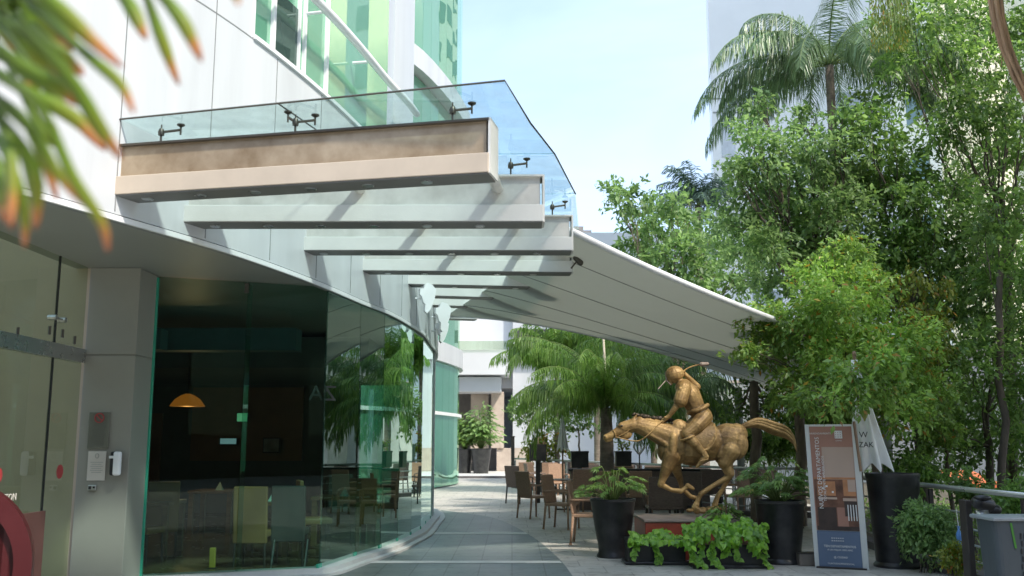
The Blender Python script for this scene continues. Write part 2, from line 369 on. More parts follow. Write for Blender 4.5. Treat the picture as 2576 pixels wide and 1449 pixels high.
def blademat():
    m, t, o = newmat('strap_leaf'); N = t.nodes.new; K = t.links.new
    a = N('ShaderNodeAttribute'); a.attribute_name = 'along'; n = N('ShaderNodeTexNoise'); n.inputs['Scale'].default_value = 9
    tc = N('ShaderNodeTexCoord'); K(tc.outputs['Object'], n.inputs[0])
    ad = N('ShaderNodeMath'); ad.operation = 'MULTIPLY_ADD'; ad.inputs[1].default_value = .35; K(n.outputs[0], ad.inputs[0])
    sb = N('ShaderNodeMath'); sb.operation = 'SUBTRACT'; sb.inputs[1].default_value = .175; K(a.outputs['Fac'], sb.inputs[0]); K(sb.outputs[0], ad.inputs[2])
    r = N('ShaderNodeValToRGB'); K(ad.outputs[0], r.inputs[0]); e = r.color_ramp.elements
    e[0].position = 0; e[0].color = (.05, .10, .012, 1); e[1].position = 1.0; e[1].color = (.60, .22, .10, 1)
    for ps, c in ((.45, (.20, .32, .025)), (.72, (.30, .33, .03)), (.84, (.62, .28, .08))):
        x = e.new(ps); x.color = (*c, 1)
    p = N('ShaderNodeBsdfPrincipled'); p.inputs['Roughness'].default_value = .4; K(r.outputs[0], p.inputs['Base Color'])
    tr = N('ShaderNodeBsdfTranslucent'); K(r.outputs[0], tr.inputs[0]); mx = N('ShaderNodeMixShader'); mx.inputs[0].default_value = .4
    K(p.outputs[0], mx.inputs[1]); K(tr.outputs[0], mx.inputs[2]); K(mx.outputs[0], o.inputs[0]); return m
M['blade'] = blademat()

# ------------------------------------------------------------------ ground
g = MB(); g.add([(-60, -30, -.0), (60, -30, 0), (60, 400, 0), (-60, 400, 0)], [(0, 1, 2, 3)])
struct(g.build('ground', M['terrace']))
def sheet(name, pts, z, m):
    b = MB(); b.add([(p[0], p[1], z) for p in pts], [tuple(range(len(pts)))]); return struct(b.build(name, m))
# curved slate walkway
def catmull(P, n=8):
    P = [Vector(p) for p in P]; out = []
    Q = [2 * P[0] - P[1]] + P + [2 * P[-1] - P[-2]]
    for i in range(1, len(Q) - 2):
        a, b, c, d = Q[i - 1:i + 3]
        for k in range(n):
            t = k / n
            out.append(.5 * ((2 * b) + (c - a) * t + (2 * a - 5 * b + 4 * c - d) * t * t + (3 * b - a - 3 * c + d) * t ** 3))
    out.append(P[-1]); return out
# fascia bottom edge curve, plan view
SZ = 3.6
fp = [(-260, 420), (-100, 446), (65, 473), (315, 545), (550, 615), (700, 667), (820, 714), (916, 756), (983, 783), (1033, 812), (1068, 836)]
cur = [Vector((atZ(x, y, SZ).x, atZ(x, y, SZ).y)) for x, y in fp]
cur = [p for p in cur]
cur += [Vector((-1.62, 19.6)), Vector((-1.66, 21.6)), Vector((-1.95, 23.6)), Vector((-2.7, 25.0)), Vector((-4.2, 26.0))]
FC = catmull(cur, 8)           # fine curve
def clen(Cv):
    s = [0]
    for a, b in zip(Cv, Cv[1:]): s.append(s[-1] + (b - a).length)
    return s
FS = clen(FC)
def on(Cv, Ss, s):
    s = max(0, min(s, Ss[-1] - 1e-6))
    for i in range(len(Ss) - 1):
        if Ss[i + 1] >= s:
            t = (s - Ss[i]) / max(Ss[i + 1] - Ss[i], 1e-9); p = Cv[i].lerp(Cv[i + 1], t); d = (Cv[i + 1] - Cv[i]).normalized(); return p, d
def s_at_px(px, z=4.5):
    for i, p in enumerate(FC):
        if CX + p.x / p.y * F >= px and p.y > 0: return FS[i]
    return FS[-1]
def nrm(d): return Vector((d.y, -d.x))      # points to the walkway (+x / -y side)

walk = [G(590, 1500)[:2], G(850, 1449)[:2]]
arc = catmull([Vector(G(*q)[:2]) for q in ((1475, 1500), (1440, 1449), (1400, 1400), (1330, 1345), (1240, 1303), (1110, 1283))], 8)
sheet('walkway', [(-5, 5), (1.2, 5)] + [(p.x, p.y) for p in arc] + [(-1.75, 22), (-1.75, 19), (-1.9, 15), (-2.4, 12), (-5, 11)], .004, M['walk'])
for k, (ya, yb) in enumerate(((1412, 1418), (1340, 1345))):
    xr = {0: 1408, 1: 1322}[k]
    sheet('paving_band', [G(700, ya)[:2], G(xr, ya)[:2], G(xr + 6, yb)[:2], G(700, yb)[:2]], .008, M['band'])

# ------------------------------------------------------------------ main building (near, curved)
bl = thing('curved_building', 'near white building with a curved clad wall over dark green ground-floor glazing', 'building', (-5, 14, 0), world=True)
def strip(name, Cv, i0, i1, z0, z1, m, off=0, thick=.12, parent=bl, **k):
    b = MB(); n = 0; v = []; f = []
    for i in range(i0, i1 + 1):
        d = (Cv[min(i + 1, len(Cv) - 1)] - Cv[max(i - 1, 0)]).normalized(); nn = nrm(d); a = Cv[i] + nn * off; c = a - nn * thick
        v += [(a.x, a.y, z0), (a.x, a.y, z1), (c.x, c.y, z1), (c.x, c.y, z0)]
    q = i1 - i0
    for i in range(q):
        o = i * 4
        for j in range(4): f.append((o + j, o + 4 + j, o + 4 + (j + 1) % 4, o + (j + 1) % 4))
    f += [(3, 2, 1, 0), (q * 4, q * 4 + 1, q * 4 + 2, q * 4 + 3)]
    b.add(v, f); return b.build(name, m, parent, auto=True, **k)
def idx(s): return min(range(len(FS)), key=lambda i: abs(FS[i] - s))
iend = len(FC) - 1
SILL = 6.0
strip('wall', FC, 0, iend, SZ, SILL, M['cladding'])
strip('fascia_trim', FC, 0, iend, SZ - .06, SZ - .003, M['cladding_edge'], off=-.02, thick=.06)
strip('fascia_lip', FC, 0, iend, SZ - .062, SZ - .012, M['white_paint'], off=.012, thick=.028)
s580 = s_at_px(580); i580 = idx(s580)
strip('upper_wall', FC, 0, i580, SILL + .002, 16, M['cladding'])
# panel joints
jb = MB(); s = .6
while s < FS[-1] - .3:
    p, d = on(FC, FS, s); n = nrm(d); q = p + n * .001
    top = 16 if s < s580 - .1 else SILL
    jb.box((q.x, q.y, (SZ + top) / 2), (.010, .008, top - SZ - .04), math.atan2(d.y, d.x)); s += 1.22
pj = strip('wall_joint', FC, 0, i580, SILL - .006, SILL + .008, M['cladding_edge'], off=.003, thick=.01)
jb.build('wall_joint', M['cladding_edge'], bl)
# one slanted joint on the upper wall
p0, d0 = on(FC, FS, s_at_px(420)); p1, d1 = on(FC, FS, s_at_px(560))
# window band along the upper floors
wpx = [580, 655, 722, 797, 850, 905, 960]
ws = [s_at_px(x) for x in wpx]
for i in range(len(ws) - 1):
    a, _ = on(FC, FS, ws[i]); b_, _ = on(FC, FS, ws[i + 1])
    d = (b_ - a).normalized(); n = nrm(d); a = a - n * .05; b_ = b_ - n * .05
    pb = MB(); pb.bar((a.x, a.y, 10.5), (b_.x, b_.y, 10.5), .03, 8.9); wn_ = pb.build('window', M['facglass'], bl)
    if i < 4:
        r0 = MB(); c0 = a + n * .022; c1 = b_ + n * .022
        if i in (1,):
            r0.bar((c0.x, c0.y, 6.45), (c1.x, c1.y, 6.45), .012, .75); r0.build('lower_pane', M['facdark'], wn_)
        r0 = MB(); c0 = a + n * .03; c1 = b_ + n * .03; r0.bar((c0.x, c0.y, 9.2), (c1.x, c1.y, 9.2), .012, .35); r0.build('blind', M['blind'], wn_)
mb = MB()
for k, x in enumerate((582, 655, 716, 733, 797)):
    p, d = on(FC, FS, s_at_px(x)); n = nrm(d); w_ = .035 if x not in (655, 797) else .055
    q = p + n * .0; m_ = MB(); m_.box((q.x - n.x * .02, q.y - n.y * .02, 10.5), (w_, .055, 8.96), math.atan2(d.y, d.x)); m_.build('mullion', M['white_paint'], bl)
i850 = idx(s_at_px(850)); strip('white_pier', FC, idx(s_at_px(966)), idx(s_at_px(1022)), SILL + .002, 15, M['cladding'], off=.02)
strip('window_sill', FC, i580, idx(s_at_px(966)), SILL + .002, SILL + .05, M['white_paint'], off=.03, thick=.2)
# white guard tube running in front of the windows
tb = MB(); pts = []
s = s_at_px(560)
while s < s_at_px(1000):
    p, d = on(FC, FS, s); q = p + nrm(d) * .28; pts.append((q.x, q.y, 6.85)); s += .4
tb.tube(pts, .055, 12); tb.build('guard_tube', M['white_paint'], bl, smooth=True)
for x in (735, 860):
    p, d = on(FC, FS, s_at_px(x)); q = p + nrm(d) * .28; b = MB(); b.tube([(p.x, p.y, 6.85), (q.x, q.y, 6.85)], .02); b.build('tube_bracket', M['white_paint'], bl)
# roof slab far above, to give depth; notched open so sky light reaches the vestibule
rf = MB(); poly = [(p.x, p.y) for p in FC] + [(-14, 26), (-14, 11.3), (-5.05, 11.3), (-5.05, FC[0].y)]
rf.prism(poly, 16.1, 16.5); rf.build('roof', M['cladding'], bl)
# soffit, cut open above the vestibule to let sky light in
sf = MB(); sp_ = [(p - nrm((FC[min(i + 1, iend)] - FC[max(i - 1, 0)]).normalized()) * .121) for i, p in enumerate(FC)]
sf.prism([(p.x, p.y) for p in sp_] + [(-14, 26), (-14, 11.25), (-5.05, 11.25), (-5.05, FC[0].y)], SZ + .0, SZ + .15); sf.build('soffit', M['soffit'], bl)
# column
cb = MB(); cl, cr, cy0, cy1 = -4.86, -4.28, 11.0, 11.62
cb.bbox(cl, cr, cy0, cy1, 0, 2.585); cb.bbox(cl, cr, cy0, cy1, 2.6, SZ - .002); cb.bbox(cl + .01, cr - .01, cy0 + .01, cy1 - .01, 2.585, 2.6)
col = cb.build('column', M['column'], bl, bevel=.006)
# ground-floor glazing
gA, gB = Vector((-4.275, 11.55)), Vector(on(FC, FS, s_at_px(820))[0]) + Vector((-.03, .03))
def pane(a, b, z0, z1, m, th=.018, name='glass_pane', parent=bl):
    q = MB(); q.bar((a.x, a.y, (z0 + z1) / 2), (b.x, b.y, (z0 + z1) / 2), th, z1 - z0); return q.build(name, m, parent)
gm = gA.lerp(gB, .505)
for a, b in ((gA, gm), (gm, gB)):
    d = (b - a).normalized(); pane(a + d * .006, b - d * .006, .08, SZ - .01, M['greenglass'])
for p in (gA,):
    q = MB(); q.box((p.x + .004, p.y - .012, SZ / 2), (.018, .045, SZ - .05), 0); q.build('glass_edge', M['glassedge'], bl)
fin = MB(); fin.box((gm.x, gm.y + .12, SZ / 2 + .03), (.015, .22, SZ - .1)); fin.build('glass_fin', M['greenglass'], bl)
fit = MB(); fit.box((gm.x, gm.y - .015, SZ - .09), (.05, .04, .12)); fit.build('fitting', M['darksteel'], bl)
gpx = [822, 905, 968, 1012, 1046, 1068]
gs = [s_at_px(x) for x in gpx]; s = gs[-1] + 1.2
while s < FS[-1]: gs.append(s); s += 1.25
for a_, b_ in zip(gs, gs[1:]):
    a, da = on(FC, FS, a_); b, db = on(FC, FS, b_); a = a - nrm(da) * .05; b = b - nrm(db) * .05; d = (b - a).normalized()
    pane(a + d * .005, b - d * .005, .08, SZ - .065, M['curveglass'])
    q = MB(); q.box((a.x, a.y, .11), (.12, .03, .06), math.atan2(d.y, d.x)); q.build('patch_fitting', M['glassedge'], bl)
# kerb under glazing
kp = [gA + Vector((-.1, -.02)), gm + Vector((0, -.02)), gB + Vector((0, -.02))] + [on(FC, FS, s)[0] for s in np.arange(gs[0] + .15, FS[-1] - .2, .4)]
KS = clen(kp)
strip('kerb', kp, 0, len(kp) - 1, 0, .09, M['sill'], off=.10, thick=.28)
strip('kerb_step', kp, 0, len(kp) - 1, 0, .035, M['sill'], off=.20, thick=.12)
# white end post of the glazing
pp, _ = on(FC, FS, s_at_px(1068) + 2.6)
q = MB(); q.box((-1.68, 20.9, SZ / 2), (.06, .06, SZ - .13)); q.build('corner_post', M['white_paint'], bl)
# interior
fl = MB(); fl.add([(-14, 6, .012), (-4.9, 6, .012), (-4.3, 11.6, .012), (gB.x, gB.y + .1, .012)] + [((on(FC, FS, s)[0] - Vector((.12, 0))).x, on(FC, FS, s)[0].y, .012) for s in gs[1:]] + [(-14, 26, .012)], [tuple(range(5 + len(gs) - 1))])
fl.build('interior_floor', M['intfloor'], bl)
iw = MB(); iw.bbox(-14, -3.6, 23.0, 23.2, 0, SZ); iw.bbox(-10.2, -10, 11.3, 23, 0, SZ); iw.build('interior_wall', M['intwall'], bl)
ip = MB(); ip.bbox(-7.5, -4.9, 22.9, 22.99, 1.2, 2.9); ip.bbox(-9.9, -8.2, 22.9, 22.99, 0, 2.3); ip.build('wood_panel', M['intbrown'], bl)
du = MB(); du.bbox(-6.2, -3.4, 15.2, 15.6, 3.05, 3.4); du.bbox(-7.5, -5.1, 14.0, 14.3, 2.95, 3.25); du.build('hanging_box', M['hanging_blue'], bl)  # two bluish boxes hung inside where the glass shows beam shapes
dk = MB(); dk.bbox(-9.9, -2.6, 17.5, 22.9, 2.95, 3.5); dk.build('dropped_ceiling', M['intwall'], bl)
# vestibule
vb = MB(); vb.bbox(-10, cl - .004, 11.05, 11.2, 0, 6); vb.build('vestibule_wall', M['beigewall'], bl)
xd = -4.88
dr = MB(); dr.bbox(xd - .006, xd + .006, 5.0, 10.28, .03, 2.5); dr.build('door_glass', M['doorglass'], bl)
dr = MB(); dr.bbox(xd - .006, xd + .006, 10.295, 10.97, .03, 2.5); dr.build('side_glass', M['doorglass'], bl)
dr = MB(); dr.bbox(xd - .006, xd + .006, 5.0, 10.28, 2.66, SZ); dr.bbox(xd - .006, xd + .006, 10.295, 10.97, 2.66, SZ - .002); dr.build('transom_glass', M['doorglass'], bl)
dr = MB(); dr.bbox(xd - .04, xd + .04, 5, 10.985, 2.5, 2.655); dr.build('transom', M['steel'], bl)
dr = MB(); dr.bbox(xd - .012, xd + .012, 10.28, 10.295, .03, SZ); dr.build('door_joint', M['black'], bl)
for y_, z_ in ((10.15, 2.79), (10.45, 2.79), (10.75, 2.75), (9.5, 2.7)):
    q = MB(); q.tube([(xd + .01, y_, z_ - .06), (xd + .01, y_, z_ + .03)], .016); q.build('clamp', M['darksteel'], bl)
q = MB(); q.tube([(xd - .04, 10.2, 2.92), (xd + .05, 10.2, 2.92)], .03); q.tube([(xd - .04, 10.42, 2.92), (xd + .05, 10.42, 2.92)], .03); q.bar((xd + .02, 10.2, 2.92), (xd + .02, 10.42, 2.92), .02, .02); q.build('door_fitting', M['steel'], bl)
for y_ in (9.35, 10.62):
    q = MB(); q.tube([(xd + .008, y_, 1.30), (xd + .012, y_, 1.30)], .075, 24); q.build('door_sticker', M['signred'], bl)
def text(body, size, m, parent, Mx, name='lettering', ext=.002, al='CENTER', sx=1):
    cu = bpy.data.curves.new(name, 'FONT'); cu.body = body; cu.size = size; cu.extrude = ext; cu.align_x = al; cu.align_y = 'CENTER'; cu.resolution_u = 2
    tmp = bpy.data.objects.new('tmp', cu); C.objects.link(tmp); bpy.context.view_layer.update()
    me = bpy.data.meshes.new_from_object(tmp.evaluated_get(bpy.context.evaluated_depsgraph_get())); bpy.data.objects.remove(tmp)
    me.transform(Mx @ Matrix.Diagonal((sx, 1, 1, 1))); me.name = name
    return link(name, me, m, parent)
def frame(o, x, up=(0, 0, 1)):   # matrix: local x -> x, local y -> up
    x = Vector(x).normalized(); u = Vector(up).normalized(); z = x.cross(u)
    Mx = Matrix((x, u, z)).transposed().to_4x4(); Mx.translation = Vector(o); return Mx
text('LITTON', .10, M['paper'], bl, frame((xd + .012, 9.55, 1.08), (0, 1, 0)))
# lettering printed on the glazing, seen from its back
dg = (gB - gA).normalized(); tp = gA.lerp(gB, .975)
text('ZA', .27, M['black'], bl, frame((tp.x + .0, tp.y + .04, 2.22), (-dg.x, -dg.y, 0)))

# ---- wall signs on the column (things of their own)
sg = thing('notice_plaque', 'grey glass plaque with a red no-smoking ring above lines of small text, on the column', 'sign', (-4.58, 10.97, 1.95), world=True)
pc = atY(249, 1083, 10.985); pw, ph = .235, .40
q = MB(); q.box(pc, (pw, .012, ph)); q.build('plate', M['plaque'], sg, bevel=.003)
q = MB(); q.tube([(pc.x + .05 * math.cos(a), pc.y - .012, pc.z + .14 + .05 * math.sin(a)) for a in np.linspace(0, 2 * math.pi, 25)], .007, 6); q.bar((pc.x - .035, pc.y - .012, pc.z + .175), (pc.x + .035, pc.y - .012, pc.z + .105), .004, .012); q.build('no_smoking_ring', M['signred'], sg)
q = MB(); q.box((pc.x, pc.y - .009, pc.z + .14), (.05, .003, .012))
for i in range(9):
    q.box((pc.x, pc.y - .009, pc.z + .055 - i * .026), (.15 + .03 * math.sin(i * 2.3), .003, .008))
q.build('small_print', M['plaquetext'], sg)
sg = thing('paper_notice', 'white paper notice taped below the no-smoking plaque', 'notice', (-4.6, 10.97, 1.5), world=True)
pc = atY(243, 1172, 10.985); q = MB(); q.box(pc, (.20, .006, .32)); q.build('sheet', M['paper'], sg)
q = MB(); q.tube([(pc.x + .02 * math.cos(a), pc.y - .006, pc.z + .11 + .025 * math.sin(a)) for a in np.linspace(0, 2 * math.pi, 15)], .003, 5)
for i in range(6): q.box((pc.x, pc.y - .004, pc.z + .04 - i * .022), (.14 - .03 * (i % 2), .002, .005))
q.build('small_print', M['soffit'], sg)
sg = thing('sanitizer_dispenser', 'white and black hand sanitizer dispenser beside the paper notice', 'dispenser', (-4.4, 10.9, 1.4), world=True)
pc = atY(291, 1166, 10.93); q = MB(); q.box(pc, (.10, .11, .26)); q.build('back_shell', M['black'], sg, bevel=.02)
q = MB(); q.box((pc.x + .035, pc.y - .045, pc.z), (.085, .07, .265)); q.build('front_cover', M['white_paint'], sg, bevel=.025)
q = MB(); q.box((pc.x - .025, pc.y - .05, pc.z + .07), (.06, .03, .03)); q.build('level_window', M['white_paint'], sg, bevel=.006)
sg = thing('wall_socket', 'small steel socket with dark holes under the paper notice', 'socket', (-4.6, 10.97, 1.2), world=True)
pc = atY(232, 1227, 10.975); q = MB(); q.box(pc, (.09, .03, .06)); q.build('socket_plate', M['steel'], sg, bevel=.006)
q = MB(); q.box((pc.x - .02, pc.y - .018, pc.z), (.03, .01, .035)); q.box((pc.x + .025, pc.y - .018, pc.z + .005), (.02, .01, .02)); q.build('socket_hole', M['black'], sg)

# ---- red sculpture at the lower edge
rs = thing('red_sculpture', 'dark red round metal sculpture with tall slots at the bottom of the photo', 'sculpture', (-4.2, 8.0, 0), world=True)
q = MB(); cc = atY(-110, 1430, 7.8); ring = []
ux = Vector((math.cos(R(20)), math.sin(R(20)), 0)); ny = Vector((-ux.y, ux.x, 0))
n = 40
v = []; f = []
for i in range(n):
    a = 2 * math.pi * i / n
    for (rr, dp) in ((.57, -.09), (.57, .09), (.43, .09), (.43, -.09)):
        p = cc + ux * (rr * .95 * math.cos(a)) + Vector((0, 0, 1)) * (rr * 1.15 * math.sin(a)) + ny * dp; v.append(p)
for i in range(n):
    for j in range(4): f.append((i * 4 + j, ((i + 1) % n) * 4 + j, ((i + 1) % n) * 4 + (j + 1) % 4, i * 4 + (j + 1) % 4))
q.add(v, f); q.build('rim', M['red'], rs, auto=True)
for k in range(-5, 6):
    q = MB(); x_ = k * .085; h_ = .46 * 1.12 * math.sqrt(max(0, 1 - (x_ / .45) ** 2)); a = cc + ux * x_
    if h_ < .06: continue
    q.bar(a - Vector((0, 0, h_)), a + Vector((0, 0, h_)), .045, .12, up=ux); q.build('slat', M['red'], rs)
q = MB(); q.box((cc.x, cc.y, .12), (.7, .5, .24), R(20)); q.build('base', M['red'], rs)
mt = thing('maroon_panel', 'low dull maroon panel standing behind the red sculpture', 'panel', (-4.75, 9.3, 0), world=True)
q = MB(); q.bbox(-4.80, -4.77, 8.9, 10.15, 0.02, .92); q.build('board', mat('maroon', (.09, .04, .035), .6), mt)
q = MB(); q.bbox(-4.84, -4.73, 9.0, 9.06, 0.0, .06); q.bbox(-4.84, -4.73, 9.95, 10.01, 0.0, .06); q.build('foot', M['darkframe'], mt)

# ------------------------------------------------------------------ canopy
cn = thing('glass_canopy', 'curved glass canopy on nine white steel beams over the walkway', 'canopy', (-1, 12, 3.8), world=True)
BM = [(270, 490, 1228, 432, 2.17), (452, 557, 1367, 556, 2.12), (746, 629, 1440, 629, 2.30), (921, 680, 1440, 684, 2.42), (1021, 714, 1415, 722, 2.62),
      (1072, 743, 1372, 752, 2.72), (1088, 767, 1325, 776, 2.80), (1100, 786, 1265, 790, 2.88), (1108, 800, 1200, 803, 2.95)]
ends = []
for bi, (lx, ly, rx, ry, zr) in enumerate(BM):
    z = H0 + zr; a = atZ(lx, ly, z); b = atZ(rx, ry, z); d = (b - a).normalized()
    far = bi > 4
    n = Vector((-d.y, d.x, 0)); ext = a - d * (.35 if not far else .6)
    ht = [.455, .46, .43, .42, .40, .38, .36, .34, .32][bi]; fh = .165; fw = .30
    ends.append((a, b, d, n, ht))
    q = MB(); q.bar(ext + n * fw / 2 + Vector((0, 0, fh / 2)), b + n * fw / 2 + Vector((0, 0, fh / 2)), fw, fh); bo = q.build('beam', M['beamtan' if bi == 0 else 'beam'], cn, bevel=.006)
    q = MB(); e2 = b - d * .03
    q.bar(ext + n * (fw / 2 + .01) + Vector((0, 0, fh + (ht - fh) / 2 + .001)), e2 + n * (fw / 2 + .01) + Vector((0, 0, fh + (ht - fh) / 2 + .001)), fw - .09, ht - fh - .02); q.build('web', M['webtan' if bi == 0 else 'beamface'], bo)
    q = MB(); q.bar(ext + n * (fw / 2) + Vector((0, 0, ht)), b + n * (fw / 2) + Vector((0, 0, ht)), fw - .02, .018); q.build('top_plate', M['darksteel' if bi == 0 else 'beam'], bo)
    q = MB(); q.bar(b + n * .02 + Vector((0, 0, ht / 2 + .004)) + d * .004, b + n * (fw - .0) + Vector((0, 0, ht / 2 + .004)) + d * .004, .02, ht + .012, up=(0, 0, 1)); q.build('end_plate', M['beam'], bo)
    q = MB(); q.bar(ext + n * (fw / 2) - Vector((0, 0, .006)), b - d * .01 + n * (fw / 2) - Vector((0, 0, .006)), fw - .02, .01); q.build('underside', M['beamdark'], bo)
    if bi < 5:
        Lb = (b - a).length; k = .3
        while k < Lb - .1:
            c = a + d * k + n * fw / 2; q = MB(); q.lathe((c.x, c.y, c.z - .022), [(.045, 0), (.052, .004), (.052, .010)], 16); q.build('downlight', M['steel'], bo); k += .52
# link tubes between beams
for fr in ((.965, .875, .80, .75), (.55, .495, .46, .44)):
    pts = [e[0].lerp(e[1], k_) + e[3] * .1 + Vector((0, 0, .335)) for e, k_ in zip(ends, fr)]
    q = MB(); q.tube(pts, .055, 12); q.build('link_tube', M['beamface'], cn, smooth=True)
# glass sheets
lefts = []; rights = []
GL = [(275, 303), (420, 420)]
def gz(k): return H0 + BM[k][4] + ends[k][4] + .235
near_l = atZ(275, 303, gz(0)); near_r = atZ(1270, 203, gz(0))
ctrl = [(near_l, near_r)]
rpx = [(1368, 345), (1448, 488)]
for k in range(1, 9):
    a, b, d, n, ht = ends[k]; zz = gz(k)
    la = Vector((a.x, a.y, zz)) + n * .15 - d * .02
    rb = Vector((b.x, b.y, zz)) + n * .15 + d * (.22 if k < 3 else .12)
    ctrl.append((la, rb))
m12 = atZ(1335, 310, (gz(0) + gz(1)) / 2)
ctrl[1] = (ctrl[1][0], atZ(1396, 388, gz(1))); ctrl[2] = (ctrl[2][0], atZ(1448, 488, gz(2)))
for k in range(8):
    (la, ra), (lb, rb) = ctrl[k], ctrl[k + 1]
    mid = m12 if k == 0 else None
    cuts = [0, .455, 1] if k < 2 else [0, 1]
    for c0, c1 in zip(cuts, cuts[1:]):
        P = [la.lerp(ra, c0), la.lerp(ra, c1)]
        if c1 == 1 and mid is not None: P.append(mid)
        P += [lb.lerp(rb, c1), lb.lerp(rb, c0)]
        cen = sum(P, Vector()) / len(P); P = [p + (cen - p).normalized() * .006 for p in P]
        v = [tuple(p) for p in P] + [(p.x, p.y, p.z + .014) for p in P]; m_ = len(P)
        f = [tuple(range(m_))[::-1], tuple(range(m_, 2 * m_))] + [(i, (i + 1) % m_, (i + 1) % m_ + m_, i + m_) for i in range(m_)]
        q = MB(); q.add(v, f); q.build('glass_sheet', M['canopyglass'], cn)
# dark edge lines of the glass sheets
q = MB(); q.tube([near_l, near_r, m12, ctrl[1][1], ctrl[2][1]], .009, 5); q.tube([ctrl[0][0].lerp(ctrl[0][1], .455), ctrl[1][0].lerp(ctrl[1][1], .455)], .007, 5)
q.tube([near_l, atZ(420, 365, gz(0))], .016, 5); q.build('glass_joint', M['darksteel'], cn)
# spider fittings
def spider(base, top, arms, nm='spider_fitting'):
    q = MB(); q.tube([base, (base[0], base[1], top - .06)], .010, 6); q.lathe((base[0], base[1], top - .12), [(.026, 0), (.03, .03), (.02, .06)], 10)
    q.tube([(base[0], base[1], top - .07), (base[0], base[1], top - .02)], .007, 6)
    for ax, ay in arms:
        e = (base[0] + ax, base[1] + ay, top - .055); q.tube([(base[0], base[1], top - .09), e], .012, 6); q.tube([(e[0], e[1], top - .10), (e[0], e[1], top - .012)], .009, 6)
        q.lathe((e[0], e[1], top - .028), [(.014, 0), (.036, .014), (.036, .024)], 12)
    q.build(nm, M['darksteel'], cn, auto=True)
for bi, ts in ((0, (.115, .49, .90)), (1, (.11, .5, .91)), (2, (.2, .6, .93))):
    a, b, d, n, ht = ends[bi]
    for t in ts:
        p = a.lerp(b, t) + n * .15; tt = gz(bi) - .005
        arms = [(.16, .04)] if t < .2 else ([(.16, .05), (-.06, -.03)] if t < .8 else [(.16, .05)])
        spider((p.x, p.y, p.z + ht), tt, arms)
# spotlights at beam ends
for i, (px, py, k) in enumerate(((1452, 656, 3), (1425, 694, 4), (1380, 734, 5))):
    b = ends[k][1]; c = atY(px, py, b.y); sl = thing('spotlight', ['larger black spotlight on the fourth beam end, highest of the three', 'black spotlight on the fifth beam end, middle of the three', 'smallest black spotlight on the sixth beam end, lowest of the three'][i], 'spotlight', c, world=True, group='spotlights at the beam ends')
    q = MB(); q.cap(c - Vector((.03, .05, -.03)), c + Vector((.04, -.06, -.04)), .035, .045); q.build('lamp_head', M['darksteel'], sl, smooth=True)
    q = MB(); q.tube([(b.x - .02, b.y, b.z + .05), c], .012); q.build('bracket', M['darksteel'], sl)
# sign shapes on the fascia (pale extruded lettering seen edge-on)
for i, (px, py, Y, hh) in enumerate(((1075, 750, 15.9, .34), (1114, 797, 17.5, .36), (1112, 832, 17.8, .30))):
    c = atY(px, py, Y); sgn = thing('facade_emblem', ['white shield-shaped emblem on the fascia, largest and nearest the beams', 'white shield-shaped emblem above its pair at the end of the fascia', 'white shield-shaped emblem lowest at the end of the fascia'][i], 'emblem', c, world=True, group='white emblems on the fascia')
    out = []
    for x, z in ((-.02, .5), (.28, .45), (.5, .3), (.42, 0), (.2, -.35), (.0, -.5), (-.12, -.42), (-.1, -.2), (-.2, -.15), (-.3, .05), (-.42, .12), (-.4, .3), (-.2, .32), (-.15, .44)): out.append((x * hh * .9, z * hh * 1.5))
    dirx = Vector((.93, .37, 0)); dn = Vector((.37, -.93, 0)); q = MB(); m_ = len(out)
    fr_ = [c + dirx * x + Vector((0, 0, z)) for x, z in out]; bk = [p - dn * .09 for p in fr_]
    q.add(fr_ + bk, [tuple(range(m_)), tuple(range(m_, 2 * m_))[::-1]] + [(i_, i_ + m_, (i_ + 1) % m_ + m_, (i_ + 1) % m_) for i_ in range(m_)]); q.build('plate', M['white_paint'], sgn)
    q = MB(); q.tube([c - dirx * .05 + Vector((0, .1, 0)), c - dirx * .22 + Vector((0, .1, 0))], .012); q.build('bracket', M['white_paint'], sgn)

# ------------------------------------------------------------------ shade sail
sl = thing('shade_sail', 'long grey tensile shade sail sloping down from the canopy to the trees', 'shade sail', (4, 16, 3), world=True)
NA, NB, FB, FA = atZ(1441, 583, 4.35), atZ(2230, 905, 3.05), atZ(2085, 1048, 2.5), atZ(1120, 797, 4.45)
ctlN = atY(1840, 762, 14.2); ctlF = atY(1650, 884, 22.0)
def edgeN(t): return NA * (1 - t) ** 2 + (2 * ctlN - .5 * NA - .5 * NB) * 2 * t * (1 - t) + NB * t * t
def edgeF(t): return FA * (1 - t) ** 2 + (2 * ctlF - .5 * FA - .5 * FB) * 2 * t * (1 - t) + FB * t * t
nu, nv = 36, 20; v = []; f = []
def sailp(u, t):
    p = edgeN(u).lerp(edgeF(u), t); p.z += -.25 * math.sin(math.pi * t) * math.sin(math.pi * u) ; return p
for j in range(nv + 1):
    for i in range(nu + 1): v.append(sailp(i / nu, j / nv))
m_ = len(v); v += [p + Vector((0, 0, .012)) for p in v]
for j in range(nv):
    for i in range(nu):
        a = j * (nu + 1) + i; f.append((a, a + nu + 1, a + nu + 2, a + 1)); f.append((a + m_, a + 1 + m_, a + nu + 2 + m_, a + nu + 1 + m_))
q = MB(); q.add(v, f); q.build('membrane', M['sail'], sl, smooth=True)
q = MB()
for t in (.14, .34, .56, .78): q.tube([sailp(i / 30, t) - Vector((0, 0, .006)) for i in range(31)], .006, 4)
q.build('seam', M['seam'], sl)
q = MB(); q.tube([edgeN(i / 30) + Vector((0, -.02, 0)) for i in range(31)], .045, 8); q.build('edge_cable', M['trimwhite'], sl, smooth=True)
q = MB(); q.tube([edgeF(i / 30) for i in range(31)], .03, 6); q.build('edge_cable', M['trimwhite'], sl, smooth=True)
